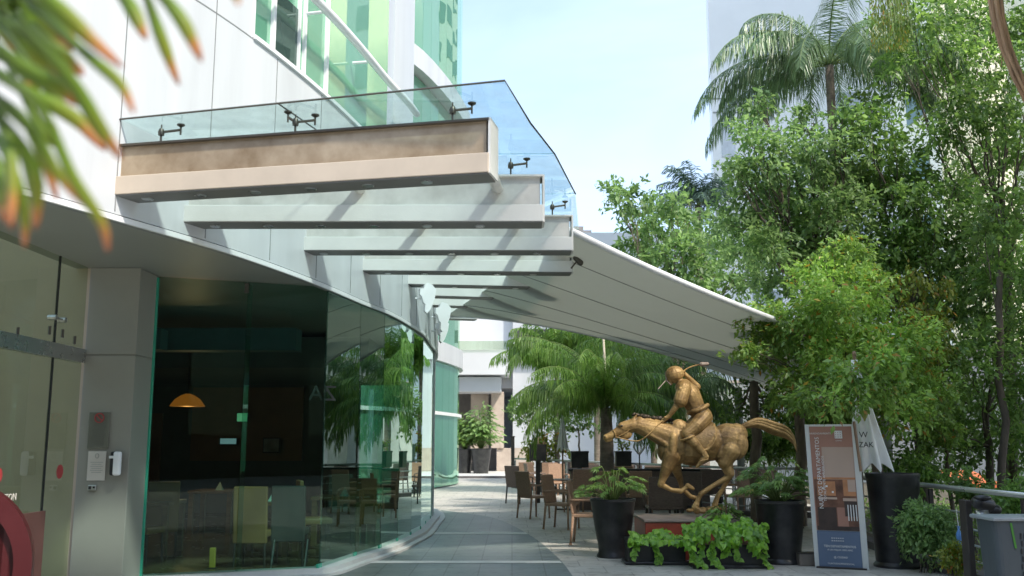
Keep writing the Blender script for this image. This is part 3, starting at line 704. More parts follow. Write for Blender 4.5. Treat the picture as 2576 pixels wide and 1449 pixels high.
q = MB(); q.tube([NA, NA + Vector((-.45, .2, .15))], .05); q.build('anchor', M['white_paint'], sl)
for px, Y, topy in ((1857, 23.0, 975), (2220, 17.5, 930)):
    tpz = atY(px, topy, Y); q = MB(); q.tube([(tpz.x, Y, 0), tpz], .09, 12); q.build('mast', M['soffit'], sl, smooth=True)

# ------------------------------------------------------------------ far glass wing
fw_ = thing('glass_wing', 'far curved wing of the office building with tall green reflective glass', 'building', (-4, 35, 0), world=True)
WC = catmull([Vector((-8.0, 27.2)), Vector((-5.2, 29.0)), Vector((-3.75, 31.5)), Vector((-2.95, 34.0)), Vector((-2.35, 37.0)), Vector((-2.10, 39.5)), Vector((-2.6, 42)), Vector((-5, 44))], 3)
WS = clen(WC)
strip('pier', WC, 0, 6, 5.3, 34, M['cladding'], parent=fw_)
def wingrow(z0, z1, m):
    for i in range(len(WC) - 1):
        a, b = WC[i] , WC[i + 1]; d = (b - a).normalized(); n_ = nrm(d); a = a - n_ * .06; b = b - n_ * .06
        pane(a + d * .01, b - d * .01, z0, z1, m, .03, 'window', fw_)
wingrow(.05, 4.55, M['facglass2']); 
for i in range(6, len(WC) - 1):
    a, b = WC[i], WC[i + 1]; d = (b - a).normalized(); n_ = nrm(d); a = a - n_ * .06; b = b - n_ * .06
    for z0, z1 in ((5.3, 14.4), (15.2, 24), (24.6, 33)): pane(a + d * .01, b - d * .01, z0, z1, M['facglass'], .03, 'window', fw_)
strip('fascia', WC, 0, len(WC) - 1, 4.56, 5.28, M['cladding'], off=.1, thick=.4, parent=fw_)
strip('band', WC, 3, len(WC) - 1, 14.42, 15.18, M['cladding'], off=.35, thick=.6, parent=fw_)
strip('handrail', WC, 0, len(WC) - 1, 2.62, 2.74, M['white_paint'], off=.06, thick=.06, parent=fw_)  # white bar stands in for a railing reflected in the wing glass
q = MB(); q.prism([(p.x, p.y) for p in WC] + [(-14, 44), (-14, 27.2)], 33.9, 34.2); q.build('roof', M['cladding'], fw_)
q = MB(); q.bbox(-13.8, -6.6, 27.5, 43, 0, 33.6); q.build('core', M['intwall'], fw_)

# ------------------------------------------------------------------ far white building
fb = thing('white_building', 'far white building with stepped ledges and stone base beyond the walkway', 'building', (2, 54, 0), world=True)
yb = 54
def WX(px, Y=yb): return (px - CX) / F * Y
def WZ(py, Y=yb): return atY(1288, py, Y).z
q = MB(); q.bbox(WX(1290), 16, yb, yb + 12, 0, WZ(585)); q.bbox(-14, WX(1290) - .003, yb + .6, yb + 12, WZ(975), WZ(610)); q.build('wall', M['whiteplaster'], fb)
q = MB(); q.bbox(-14, WX(1283), yb - 2.6, yb + .5, WZ(942, yb - 2.6), WZ(880, yb - 2.6)); q.build('balcony', M['whiteplaster'], fb)
q = MB(); q.bbox(-14, WX(1262), yb - 2.0, yb + .5, WZ(985, yb - 2), WZ(948, yb - 2)); q.build('canopy_slab', M['whiteplaster'], fb)
q = MB(); q.bbox(-14, WX(1278), yb - 2.7, yb - 2.64, WZ(880, yb - 2.6), WZ(858, yb - 2.6)); q.build('balcony_glass', M['doorglass'], fb)
q = MB(); q.bbox(WX(1283), WX(1480), yb - .5, yb - .004, WZ(905), WZ(862)); q.build('ledge', M['whiteplaster'], fb)
q = MB(); q.bbox(WX(1293), WX(1442), yb - .03, yb + .2, WZ(867), WZ(828)); q.build('dark_window', M['darkwindow'], fb)
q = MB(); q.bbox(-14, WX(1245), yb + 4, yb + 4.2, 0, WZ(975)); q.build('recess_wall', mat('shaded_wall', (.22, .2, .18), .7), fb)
q = MB(); q.bbox(WX(1184), WX(1228), yb + .6, yb + 1.8, .6, WZ(976)); q.build('stone_pillar', M['beige_stone'], fb)
q = MB(); q.bbox(WX(1236), WX(1268), yb - .2, yb - .01, 1.35, WZ(986)); q.bbox(WX(1250), WX(1340), yb - .06, yb - .01, 0, 1.35); q.build('stone_base', M['beige_stone'], fb)
q = MB(); q.bbox(WX(1445), WX(1500), yb + 2, yb + 6, WZ(585), WZ(560)); q.bbox(WX(1455), WX(1480), yb + 2.5, yb + 5, WZ(560), WZ(545)); q.bbox(WX(1505), WX(1530), yb + 2, yb + 4, WZ(585), WZ(568)); q.build('roof_plant', M['beige_stone'], fb)
q = MB(); q.bbox(-16, 16, yb + 12.1, yb + 12.5, 0, 9); q.build('rear_wall', M['whiteplaster'], fb)
struct(sheet('far_step', [(-6, 46), (3, 46), (3, 53.9), (-6, 53.9)], .1, M['band']))
q = MB(); q.bbox(-6, 3, 45.9, 46, 0, .1); struct(q.build('step_edge', M['concrete']))
# grey wall behind the terrace
gw = thing('grey_wall', 'plain grey rendered wall behind the terrace railing', 'wall', (8, 44, 0), world=True)
q = MB(); q.bbox(WX(1640, 44), 24, 44, 44.4, 0, 4.3); q.build('wall', mat('grey_render', (.40, .41, .38), .8, var=.08), gw); q = MB(); q.bbox(WX(1640, 44) - .05, 24, 43.95, 44.45, 4.303, 4.42); q.build('coping', M['beige_stone'], gw)
# white tower on the right
wt = thing('white_tower', 'tall plain white tower rising behind the tall palm', 'building', (17, 55, 0), world=True)
Yt = 50; q = MB(); q.prism([(WX(1812, Yt), Yt), (WX(2290, Yt), Yt), (WX(2290, Yt + 12), Yt + 12), (WX(1806, Yt + 12), Yt + 12)], 0, 36); q.build('wall', mat('bright_plaster', (.86, .86, .86), .6, var=.04, scale=.3), wt)
for j in range(7):
    for k in range(2):
        x = WX(1900 + k * 240, Yt); z = 8 + j * 3.6; q = MB(); q.bbox(x, x + 1.5, Yt - .05, Yt - .004, z, z + 1.5); q.build('window', mat('pale_glass', (.42, .46, .50), .2), wt)
q = MB(); q.bbox(WX(1835, Yt), WX(1870, Yt), Yt - .06, Yt - .003, WZ(395, Yt), WZ(250, Yt)); q.build('window_strip', mat('pale_glass', (.55, .58, .62), .25), wt)
q = MB()
for py in (250, 285, 330): q.bbox(WX(1815, Yt), WX(1990, Yt), Yt - .03, Yt - .004, WZ(py, Yt), WZ(py, Yt) + .08)
q.build('string_course', M['soffit'], wt)
lw = thing('pale_house', 'low pale house glimpsed through the trees beyond the railing', 'building', (22, 42, 0), world=True)
q = MB(); q.bbox(15.5, 40, 42, 50, 0, 5.5); q.build('wall', mat('cream_render', (.66, .6, .52), .7), lw)
q = MB(); q.bbox(15.2, 40.2, 41.8, 50.2, 5.51, 5.8); q.build('roof', M['beige_stone'], lw)
q = MB(); 
for x in (18, 21, 24.5, 28): q.bbox(x, x + 1.4, 41.95, 42.1, 1.6, 3.4)
q.build('window', M['darkwindow'], lw)
ow = thing('orange_awning', 'orange awning roof just above the steel railing, beyond the trees', 'awning', (12, 27, 0), world=True)
Ya = 24; a = atY(2425, 1213, Ya); b = atY(2515, 1200, Ya)
q = MB(); v = [(a.x, Ya, a.z - .15), (b.x, Ya, a.z - .15), (b.x, Ya, a.z - .02), (a.x, Ya, a.z - .02), (a.x, Ya + 1.5, a.z + .25), (b.x, Ya + 1.5, a.z + .25)]
q.add(v, [(0, 1, 2, 3), (3, 2, 5, 4), (0, 3, 4), (1, 5, 2), (0, 4, 5, 1)]); q.build('cover', M['orange'], ow)
q = MB(); 
for x in (a.x + .05, b.x - .05): q.tube([(x, Ya + .1, 0), (x, Ya + .1, a.z - .1)], .03)
q.build('post', M['darkframe'], ow)
# residential tower behind the viewer, mirrored in the upper glass
rt = thing('apartment_tower', 'cream apartment tower far right of the frame, mirrored in the green upper glass', 'building', (38, 38, 0), world=True)
cw = mat('cream_wall', (.95, .88, .68), .7)
q = MB(); q.bbox(30, 52, 22, 56, 0, 60); q.build('wall', cw, rt)
for i in range(6):
    for j in range(11):
        y = 23.5 + i * 5.4; z = 6 + j * 4.6; q = MB(); q.bbox(29.93, 30.05, y, y + 2.6, z, z + 2.0); q.build('window', M['facdark'], rt)
r2 = thing('apartment_tower', 'cream apartment tower far beyond the white tower, mirrored in the far glass wing', 'building', (45, 100, 0), world=True)
q = MB(); q.bbox(33, 60, 72, 132, 0, 78); q.build('wall', cw, r2)
for i in range(8):
    for j in range(12):
        y = 74 + i * 7.2; z = 12 + j * 5.2; q = MB(); q.bbox(32.9, 33.05, y, y + 3.6, z, z + 2.4); q.build('window', M['facdark'], r2)
db = thing('dark_backdrop', 'added unseen dark block behind the viewer, darkening reflections in the ground-floor glass', 'building', (0, -20, 0), world=True)
q = MB(); q.bbox(-70, 60, -32, -20, 0, 16.5); q.build('wall', mat('dark_backdrop_face', (.06, .06, .055), .8, var=.1, scale=.5), db)  # unseen block added to darken what the ground-floor glass reflects
for i in range(9):
    q = MB(); q.bbox(-27 + i * 6.5, -24 + i * 6.5, -20.05, -19.9, 2, 6); q.build('window', M['facdark'], db)  # windows on the added unseen block

# ------------------------------------------------------------------ terrace railings
def railing(name, label, pts, posts_every, group=None, h=1.05, bars=4, dark=True):
    t = thing(name, label, 'railing', pts[0] + (0,), world=True, group=group)
    P = [Vector((p[0], p[1], 0)) for p in pts]
    q = MB(); q.tube([p + Vector((0, 0, h)) for p in P], .032, 10); q.build('handrail', M['railmetal'], t, smooth=True)
    for k in range(bars):
        z = .22 + k * (h - .32) / bars; q = MB(); q.tube([p + Vector((0, 0, z)) for p in P], .014, 8); q.build('bar', M['railmetal'], t, smooth=True)
    for a, b in zip(P, P[1:]):
        n = max(1, round((b - a).length / posts_every))
        for i in range(n + 1):
            p = a.lerp(b, i / n); q = MB(); q.box((p.x, p.y, h / 2 - .02), (.05, .05, h - .04), math.atan2((b - a).y, (b - a).x)); q.build('post', M['darkframe'] if dark else M['steel'], t)
    q = MB()
    for a, b in zip(P, P[1:]): q.bar(a + Vector((0, 0, .055)), b + Vector((0, 0, .055)), .26, .11)
    q.build('kerb', M['concrete'], t); return t
railing('railing', 'steel railing with four bars along the right edge, behind the grey bin', [(5.45, 8.2), (5.5, 13.0), (5.75, 17.6)], 2.3)
railing('railing', 'distant steel railing across the back of the terrace, behind the chairs', [(7.3, 21.4), (5.0, 22.3), (.12, 36.0)], 2.6, dark=False)
ep = thing('end_post', 'tall dark square post ending the distant railing', 'post', (.08, 36, 0), world=True)
a = atY(1290, 1100, 36.2); q = MB(); q.box((a.x, 36.2, a.z / 2), (.13, .13, a.z)); q.build('shaft', M['darkframe'], ep, bevel=.01); q = MB(); q.box((a.x, 36.2, a.z + .02), (.17, .17, .04)); q.build('cap', M['darkframe'], ep)

# ashtray post & bin
ap = thing('ashtray_post', 'stainless ashtray column with a dark head beside the grey bin', 'ashtray', (5.05, 10.6, 0), world=True)
bx = atY(2455, 1237, 10.7); X0 = bx.x
q = MB(); q.box((X0 - .09, 10.78, .52), (.07, .16, .95)); q.build('back_post', M['darkframe'], ap, bevel=.01)
q = MB(); q.tube([(X0 + .05, 10.6, .1), (X0 + .03, 10.6, .62)], .058, 18); q.build('tube', M['steel'], ap, smooth=True)
q = MB(); q.tube([(X0 + .02, 10.58, .54), (X0 - .01, 10.58, .90)], .068, 18); q.build('sleeve', M['steel'], ap, smooth=True)
q = MB(); q.cap((X0 - .05, 10.55, .98), (X0 + .07, 10.6, .95), .075, .08); q.ell((X0 + .14, 10.6, .90), (.07, .07, .06)); q.ell((X0 - .02, 10.52, 1.03), (.09, .08, .035)); q.build('head', M['planter'], ap, smooth=True)
bn = thing('litter_bin', 'grey slotted plastic litter bin with a green stripe at the right edge', 'bin', (5.2, 10.1, 0), world=True)
bc = atY(2550, 1290, 9.75); bxx, byy = bc.x + .02, 9.85; ztop = .86
v = []; 
for z, w_, d_ in ((.05, .23, .19), (ztop, .275, .225)):
    for a_ in range(24):
        an = 2 * math.pi * a_ / 24; ca, sa = math.cos(an), math.sin(an); e_ = .35
        v.append((bxx + w_ * math.copysign(abs(ca) ** e_, ca), byy + d_ * math.copysign(abs(sa) ** e_, sa), z))
f = [(i, (i + 1) % 24, (i + 1) % 24 + 24, i + 24) for i in range(24)] + [tuple(range(24))[::-1], tuple(range(24, 48))]
q = MB(); q.add(v, f); q.build('tub', M['bin'], bn)
q = MB(); q.box((bxx, byy, ztop + .015), (.60, .50, .035)); q.build('rim', M['binrim'], bn, bevel=.012)
q = MB()
for r_ in range(9):
    for c_ in range(5):
        z = .14 + r_ * .072; q.box((bxx - .03 + c_ * .035 + (r_ % 2) * .008, byy - .198 - .032 * (z / .86), z), (.011, .006, .052))
q.build('slot', M['black'], bn)
q = MB(); q.bar((bxx - .12, byy - .226, .84), (bxx - .085, byy - .218, .60), .02, .006, up=(0, 1, 0)); q.build('stripe', M['green'], bn)
q = MB(); q.bbox(bxx - .32, bxx + .6, byy - .12, byy + .5, 0, .05); q.build('plinth', M['concrete'], bn)
bt = thing('water_bottle', 'small blue plastic bottle lying against the railing bars', 'bottle', (5.3, 11.9, 0), world=True)
c = atY(2413, 1352, 11.9); q = MB(); q.lathe((c.x, c.y, c.z - .13), [(.03, 0), (.034, .02), (.034, .08), (.026, .1), (.034, .12), (.034, .17), (.012, .22), (.012, .24)], 12); q.build('body', M['blue'], bt, smooth=True)
q = MB(); q.lathe((c.x, c.y, c.z + .112), [(.014, 0), (.014, .02)], 10); q.build('cap', M['blue'], bt)
q = MB(); q.tube([(c.x, c.y, c.z + .13), (c.x - .01, c.y, c.z + .33)], .004, 5); q.build('string', M['whiteprint'], bt)

# ------------------------------------------------------------------ planters
def planter_round(name, label, px, topy, boty, wtop, wbot, Yd=None, group='tall round black planters'):
    g0 = G(px, boty); Y = g0.y + .1 if Yd is None else Yd
    top = atY(px, topy, Y); rt_ = wtop / 2 / F * Y; rb_ = wbot / 2 / F * Y; h = top.z
    x = (px - CX) / F * Y
    t = thing(name, label, 'planter', (x, Y, 0), group=group)
    q = MB(); q.lathe((0, 0, 0), [(rb_ * 1.12, 0), (rb_ * 1.12, .03), (rb_ * 1.0, .07), (rb_ * 1.02, .16), (rb_ + (rt_ - rb_) * .45, h * .5), (rt_ * .97, h * .94), (rt_, h * .955), (rt_, h), (rt_ * .93, h), (rt_ * .90, h - .05)], 40)
    q.build('pot', M['planter'], t, auto=True)
    q = MB(); q.lathe((0, 0, h - .06), [(rt_ * .9, 0), (rt_ * .89, .015)], 24); q.build('soil', M['soil'], t)
    return x, Y, h, rt_
pA = planter_round('round_planter', 'tall round black planter in front of the chairs, at the horse muzzle end', 1536, 1254, 1403, 112, 74)
pB = planter_round('round_planter', 'tall round black planter between the statue and the advertising stand', 1946, 1258, 1418, 122, 92)
pC = planter_round('round_planter', 'widest round black planter holding the closed white umbrella', 2228, 1190, 1428, 128, 100)
pD = planter_round('round_planter', 'distant round black planter in front of the far stone pillar', 1211, 1128, 1191, 52, 36, Yd=50, group='distant planters')
pE = planter_round('round_planter', 'distant round dark planter half hidden behind the green glass wing', 1171, 1130, 1191, 40, 30, Yd=50.4, group='distant planters')
def planter_box(name, label, x0, x1, topy, boty, depth=.42):
    g0 = G((x0 + x1) / 2, boty); Y = g0.y; X0 = (x0 - CX) / F * Y; X1 = (x1 - CX) / F * Y; h = atY(1288, topy, Y).z
    t = thing(name, label, 'planter', ((X0 + X1) / 2, Y, 0), group='low black box planters'); w_ = X1 - X0
    q = MB(); q.box((0, depth / 2, h / 2), (w_, depth, h - .01)); q.build('box', M['planter'], t, bevel=.012)
    q = MB(); q.box((0, depth / 2, .022), (w_ + .09, depth + .09, .044)); q.build('foot', M['planter'], t, bevel=.012)
    q = MB(); q.box((0, depth / 2, h - .022), (w_ + .03, depth + .03, .04)); q.build('rim', M['planter'], t, bevel=.008)
    return X0, X1, Y, h
bA = planter_box('box_planter', 'low black box planter with short trailing vines, below the front of the red plinth', 1572, 1712, 1356, 1421)
bB = planter_box('box_planter', 'low black box planter almost buried under bright vines', 1735, 1905, 1370, 1430)

# leaf templates -------------------------------------------------------
def tmpl(kind):
    if kind == 'leaf':      # folded pointed leaf
        v = [(0, 0, 0), (.45, .24, .05), (1, 0, -.06), (.45, -.24, .05)]; f = [(0, 1, 2), (0, 2, 3)]
    elif kind == 'heart':
        v = [(0, 0, 0), (-.08, .22, .02), (.12, .42, .04), (.5, .38, .02), (1, 0, -.12), (.5, -.38, .02), (.12, -.42, .04), (-.08, -.22, .02)]
        f = [(0, 1, 2, 3), (0, 3, 4), (0, 4, 5), (0, 5, 6, 7)]
    elif kind == 'lobed':
        v = [(0, 0, 0)]; f = []
        for a, l in ((-80, .5), (-52, .72), (-25, .9), (0, 1.05), (25, .9), (52, .72), (80, .5)):
            a = R(a); c, s_ = math.cos(a), math.sin(a); w_ = .085; b = len(v)
            v += [(.5 * l * c - w_ * s_, .5 * l * s_ + w_ * c, .05), (l * c, l * s_, -.13 * l), (.5 * l * c + w_ * s_, .5 * l * s_ - w_ * c, .05)]
            f += [(0, b + 2, b + 1), (0, b + 1, b)]
    elif kind == 'strap':
        v = [(0, .5, 0), (0, -.5, 0), (.55, -.42, .0), (.55, .42, .0), (1, 0, 0)]; f = [(0, 1, 2, 3), (3, 2, 4)]
    return np.array(v, float), f
TM = {k: tmpl(k) for k in ('leaf', 'heart', 'lobed', 'strap')}
def unit(a): return a / np.maximum(np.linalg.norm(a, axis=1, keepdims=True), 1e-9)
def leaves(name, P, D, U, size, m, kind='leaf', wid=None, parent=None):
    """P bases, D directions, U approximate normals, size lengths, wid optional width"""
    P = np.asarray(P, float); D = unit(np.asarray(D, float)); U = np.asarray(U, float)
    U = unit(U - D * (U * D).sum(1, keepdims=True)); W = np.cross(U, D)
    v, f = TM[kind]; n = len(P); size = np.broadcast_to(size, n); wd = size if wid is None else np.broadcast_to(wid, n)
    V = P[:, None, :] + v[None, :, 0, None] * (D * size[:, None])[:, None, :] + v[None, :, 1, None] * (W * wd[:, None])[:, None, :] + v[None, :, 2, None] * (U * size[:, None])[:, None, :]
    cnt = np.tile([len(q) for q in f], n); base = np.concatenate([np.array(q) for q in f])
    loops = (np.arange(n)[:, None] * len(v) + base[None, :]).ravel()
    return npmesh(name, V.reshape(-1, 3), cnt, m, parent, loops)
def rand_dir(n):
    return unit(rng.normal(size=(n, 3)))

def crown(lumps, leaf, density, twig=.45, per=14, up=.25, droop=.35, flat=.8):
    """lumps: (centre, radius). returns P,D,U,size arrays: leaves set along short twigs"""
    Ps, Ds, Us = [], [], []
    for c, r in lumps:
        r3 = np.array([r, r, r * flat]) if np.isscalar(r) else np.array(r)
        nt_ = max(6, int(2.5 * density * r3[0] * r3[2] * 4 / (leaf * leaf * .24) / per))
        d = rand_dir(nt_); rad = rng.random(nt_) ** .42 * (1 + .18 * rng.normal(size=nt_))
        b = np.array(c) + d * r3 * rad[:, None]
        td = unit(d * .9 + rand_dir(nt_) * .7 + np.array([0, 0, up - droop])); L_ = twig * r3.mean() ** .5 * (.5 + rng.random(nt_))
        t = (np.arange(per) + .3) / per
        p = b[:, None, :] + td[:, None, :] * (L_[:, None, None] * (t[None, :, None] - .3)) + np.array([0, 0, -1])[None, None, :] * (droop * .5 * L_[:, None, None] * t[None, :, None] ** 2)
        p = p + rng.normal(size=p.shape) * leaf * .35
        n = nt_ * per; dd = np.repeat(td, per, 0) * .7 + rand_dir(n) * .9 + np.array([0, 0, -droop])
        Ps.append(p.reshape(-1, 3)); Ds.append(dd); Us.append(rand_dir(n) * .75 + np.array([0, 0, 1.0]))
    return np.concatenate(Ps), np.concatenate(Ds), np.concatenate(Us)
def limb(q, a, b, r0, r1, wob=.08, seg=6):
    a, b = Vector(a), Vector(b); L_ = (b - a).length; pts = []; rr = []
    for i in range(seg + 1):
        t = i / seg; p = a.lerp(b, t); k = math.sin(math.pi * t) * wob * L_
        p += Vector((random.uniform(-1, 1), random.uniform(-1, 1), random.uniform(.0, 1))) * k * .5; pts.append(p); rr.append(r0 + (r1 - r0) * t)
    q.tube(pts, rr, 7); return pts
def tree(label, base, fork, lumps, leaf, m, density=1.6, tr=.14, bark='bark', per=14, twig=.45, droop=.35, group=None, cat='tree', name='broadleaf_tree', kind='leaf', szv=.4, flat=.8, wid=None):
    t = thing(name, label, cat, (base[0], base[1], 0), world=True, group=group)
    P, D, U = crown(lumps, leaf, density, per=per, twig=twig, droop=droop, flat=flat)
    sz = leaf * (1 + szv * rng.normal(size=len(P)).clip(-2, 2))
    leaves('crown', P, D, U, sz, m, kind, parent=t, wid=None if wid is None else sz * wid)
    q = MB(); mp_ = limb(q, base, fork, tr, tr * .72, .04, 7)
    for i, (c, r) in enumerate(lumps):
        s_ = Vector(fork) if i % 3 else mp_[5]; rr = r if np.isscalar(r) else r[0]
        pts = limb(q, s_, c, tr * .26, tr * .06, .10, 6)
        for k in range(5):
            e = Vector(c) + Vector(tuple(rand_dir(1)[0])) * rr * .8; limb(q, pts[3 + k % 3], e, tr * .08, tr * .025, .12, 4)
    q.build('trunk', M[bark], t, smooth=True); return t
def LP(px, py, r, Y, dy=0): # lump from picture placement: centre and radius in metres
    c = atY(px, py, Y + dy); return (tuple(c), r / F * (Y + dy))

# trees ---------------------------------------------------------------
Yf = 15.3
lum = [(2080, 775, 95), (2000, 830, 85), (2150, 855, 120), (1925, 880, 60), (2070, 950, 110), (2230, 930, 110), (2170, 730, 85), (1990, 990, 55), (2250, 1020, 90), (2330, 985, 75), (2120, 1015, 80),
       (1930, 790, 50), (1885, 880, 38), (2290, 850, 75), (2040, 690, 55), (2135, 640, 60), (2010, 1000, 45), (1905, 812, 40), (2045, 1015, 45), (2370, 1080, 55)]
tree('bright green small-leaved tree reaching over the sail end and advertising stand', (atY(2205, 1100, 16.6).x, 16.6, 0), tuple(atY(2190, 960, 16.4)), [LP(x, y, r, Yf, (i % 4 - 1.5) * .45) for i, (x, y, r) in enumerate(lum)] + [LP(2150, 945, 55, 12.6), LP(2205, 900, 60, 12.7), LP(2100, 1010, 34, 12.3), LP(2160, 1000, 38, 12.4), LP(2030, 1000, 34, 12.6), LP(2230, 985, 50, 12.8)], .078, M['lf_bright'], density=1.5, tr=.11, twig=.30)
# feathery trees behind the sail
lum = [(1580, 500, 50), (1540, 480, 35), (1640, 560, 75), (1700, 640, 80), (1600, 620, 55), (1780, 600, 90), (1760, 700, 70), (1860, 690, 80), (1660, 690, 45), (1700, 520, 50), (1570, 640, 28)]
tree('soft mid-green tree standing highest against the sky behind the shade sail', (5.2, 29, 0), (5.0, 29, 4.4), [LP(x, y, r, 29, (i % 3 - 1)) for i, (x, y, r) in enumerate(lum)], .17, M['lf_mid'], density=1.25, tr=.16, twig=.5, group=None)
lum = [(1920, 400, 75), (1900, 500, 90), (1980, 470, 90), (2050, 380, 90), (1870, 590, 80), (1990, 580, 100), (2090, 520, 90), (2150, 620, 90), (1960, 680, 80), (1890, 330, 50), (1900, 270, 40), (2110, 400, 70), (1860, 430, 45), (2060, 680, 80)]
tree('leafy tree around the foot of the tall palm, in front of the white tower', (atY(2060, 900, 18.2).x, 18.2, 0), tuple(atY(2080, 640, 18.2)), [LP(x, y, r * 1.05, 18.2, (i % 3 - 1) * .6) for i, (x, y, r) in enumerate(lum + [(2020, 300, 40), (2120, 300, 45), (2060, 620, 90), (2130, 480, 80), (1930, 610, 70)])], .105, M['lf_mid'], density=1.15, tr=.17, twig=.5, bark='darkbark')
lum = [(2180, 330, 80), (2250, 420, 100), (2180, 480, 90), (2330, 520, 110), (2250, 600, 100), (2200, 250, 50), (2400, 620, 100), (2330, 700, 100), (2240, 760, 90), (2420, 780, 90), (2170, 690, 70)]
tree('dense dark green tree right of the tall palm with a rounded top', (atY(2300, 900, 18.5).x, 18.5, 0), tuple(atY(2300, 720, 18.5)), [LP(x, y, r * 1.1, 18.5, (i % 3 - 1) * .7) for i, (x, y, r) in enumerate(lum)], .105, M['lf_dark'], density=1.1, tr=.13, twig=.5, bark='darkbark')
lum = [(2300, 60, 90), (2400, 130, 110), (2480, 60, 90), (2330, 200, 90), (2440, 260, 90), (2540, 180, 80), (2550, 380, 80), (2460, 420, 80), (2380, 330, 70), (2560, 520, 80), (2590, 80, 90), (2500, 560, 60), (2260, 150, 50), (2600, 300, 80), (2400, 20, 80), (2220, 60, 50), (2500, 300, 60), (2410, 480, 70)]
tree('tall airy tree filling the upper right corner with sky between its leaves', (atY(2520, 900, 19).x, 19, 0), tuple(atY(2530, 560, 19)), [LP(x, y, r, 19, (i % 4 - 1.5)) for i, (x, y, r) in enumerate(lum)], .105, M['lf_dark'], density=1.0, tr=.11, twig=.6, bark='darkbark')
lum = [(2440, 900, 100), (2540, 850, 90), (2380, 1000, 90), (2480, 1040, 100), (2580, 980, 90), (2560, 1110, 70), (2420, 1130, 60), (2340, 880, 70), (2550, 700, 80), (2480, 690, 70), (2600, 800, 70), (2360, 770, 70), (2330, 1090, 60)]
tree('dark shrubby tree with a dense low crown beyond the steel railing', (atY(2480, 1190, 17.5).x, 17.5, 0), tuple(atY(2480, 1040, 17.5)), [LP(x, y, r, 17.5, (i % 4 - 1.5) * .8) for i, (x, y, r) in enumerate(lum)], .095, M['lf_dark'], density=1.15, tr=.08, twig=.5, bark='darkbark')
# slender trunks standing in the gap above the railing
for i, (px, Y, tp) in enumerate(((2510, 16.0, 560), (2537, 20.0, 650))):
    b = atY(px, 1250, Y); lum = [(px - 30, tp + 20, 60), (px + 45, tp + 60, 60), (px, tp - 40, 55)]
    tree(['slim dark trunked tree nearest above the bin', 'slim tree further back above the bin with a thicker grey trunk'][i], (b.x, Y, 0), tuple(atY(px + 6, tp + 120, Y)), [LP(x, y, r, Y) for x, y, r in lum], .11, M['lf_dark'], density=.7, tr=(.07, .12)[i], bark=('darkbark', 'bark')[i])
# grey trunks behind the statue with ivy
for i, (px, Y) in enumerate(((1898, 20.5), (2008, 19.5))):
    b = atY(px, 1200, Y); lum = [(px + 12, 1000, 55), (px - 40, 1040, 50), (px + 45, 1060, 45), (px + 70, 980, 45)]
    tree(['grey trunked tree right behind the rider under the sail', 'grey trunked tree behind the bronze tail'][i], (b.x, Y, 0), tuple(atY(px - 2, 960, Y)), [LP(x, y, r, Y, .6) for x, y, r in lum], .095, M['lf_dark'], density=.75, tr=.13, bark='bark')
hl = [(x, y, r) for x, y, r in ((2350, 800, 50), (2360, 880, 45), (2300, 700, 45), (2330, 940, 45), (2370, 720, 40), (2280, 780, 40), (2200, 690, 30))]
tree('yellow-green creeper hanging in curtains over the dark trees', (atY(2350, 1150, 16.5).x + .2, 16.4, 0), tuple(atY(2352, 820, 16.5)), [LP(x, y, r, 16.3) for x, y, r in hl], .085, M['lf_yellow'], density=.8, tr=.04, droop=1.0, name='creeper', cat='creeper', bark='darkbark')
def bush(label, px, py, r, Y, m='lf_dark', leaf=.08, dens=1.1, flat=.9, name='bush', cat='bush', droop=.4, kind='leaf', group=None):
    c = atY(px, py, Y); rr = r / F * Y
    t = thing(name, label, cat, (c.x, Y, 0), world=True, group=group)
    lumps = [((c.x + rr * .4 * math.cos(a), Y + rr * .4 * math.sin(a), c.z + rr * .35 * math.sin(a * 2.3)), rr * .7) for a in (0, 1.3, 2.6, 3.9, 5.2)]
    P, D, U = crown(lumps, leaf, dens, per=10, twig=.3, droop=droop, flat=flat); k = P[:, 2] > .02; P, D, U = P[k], D[k], U[k]
    leaves('foliage', P, D, U, leaf * (.7 + .6 * rng.random(len(P))), M[m], kind, parent=t)
    q = MB(); 
    for k in range(7): limb(q, (c.x + .03 * k - .1, Y + .05, 0), (c.x + rr * .4 * math.cos(k * 2.1), Y + .05 + rr * .4 * math.sin(k * 2.1), c.z), .008, .003)
    q.build('stem', M['darkbark'], t); return t
bush('leafy bush spilling through the railing bars behind the widest planter', 2330, 1325, 66, 12.5, 'lf_mid', .065, 1.7, flat=1.15)
bush('low yellow-green bush on the kerb in front of the railing', 2405, 1402, 40, 11.5, 'lf_yellow', .05, 1.3)
bush('taller dark bush beyond the railing near the umbrella', 2300, 1180, 70, 15.5, 'lf_dark', .09, .9)
bush('dark bush beyond the railing behind the ashtray post', 2440, 1230, 60, 13.4, 'lf_dark', .08, .8)
bush('dark bush beyond the railing behind the grey bin', 2560, 1260, 70, 12.6, 'lf_dark', .08, .8)
for i, (px, py, r, Y) in enumerate(((1880, 1110, 55, 24), (1960, 1120, 60, 23.5), (2050, 1080, 60, 23), (1750, 1090, 40, 30), (2120, 1150, 55, 22))):
    bush(['dark shrub behind the horse rump beyond the far railing', 'dark shrub below the bronze tail beyond the far railing', 'dark shrub beside the advertising stand top beyond the far railing', 'dark shrub between the rider and the fine-leaved palm', 'dark shrub hidden between the stand and the umbrella'][i], px, py, r, Y, 'lf_dark', .11, .95)
struct(sheet('planting_bed', [(5.75, 5), (30, 5), (30, 41), (9, 41), (7.6, 22), (5.95, 17.6)], .006, M['earth']))
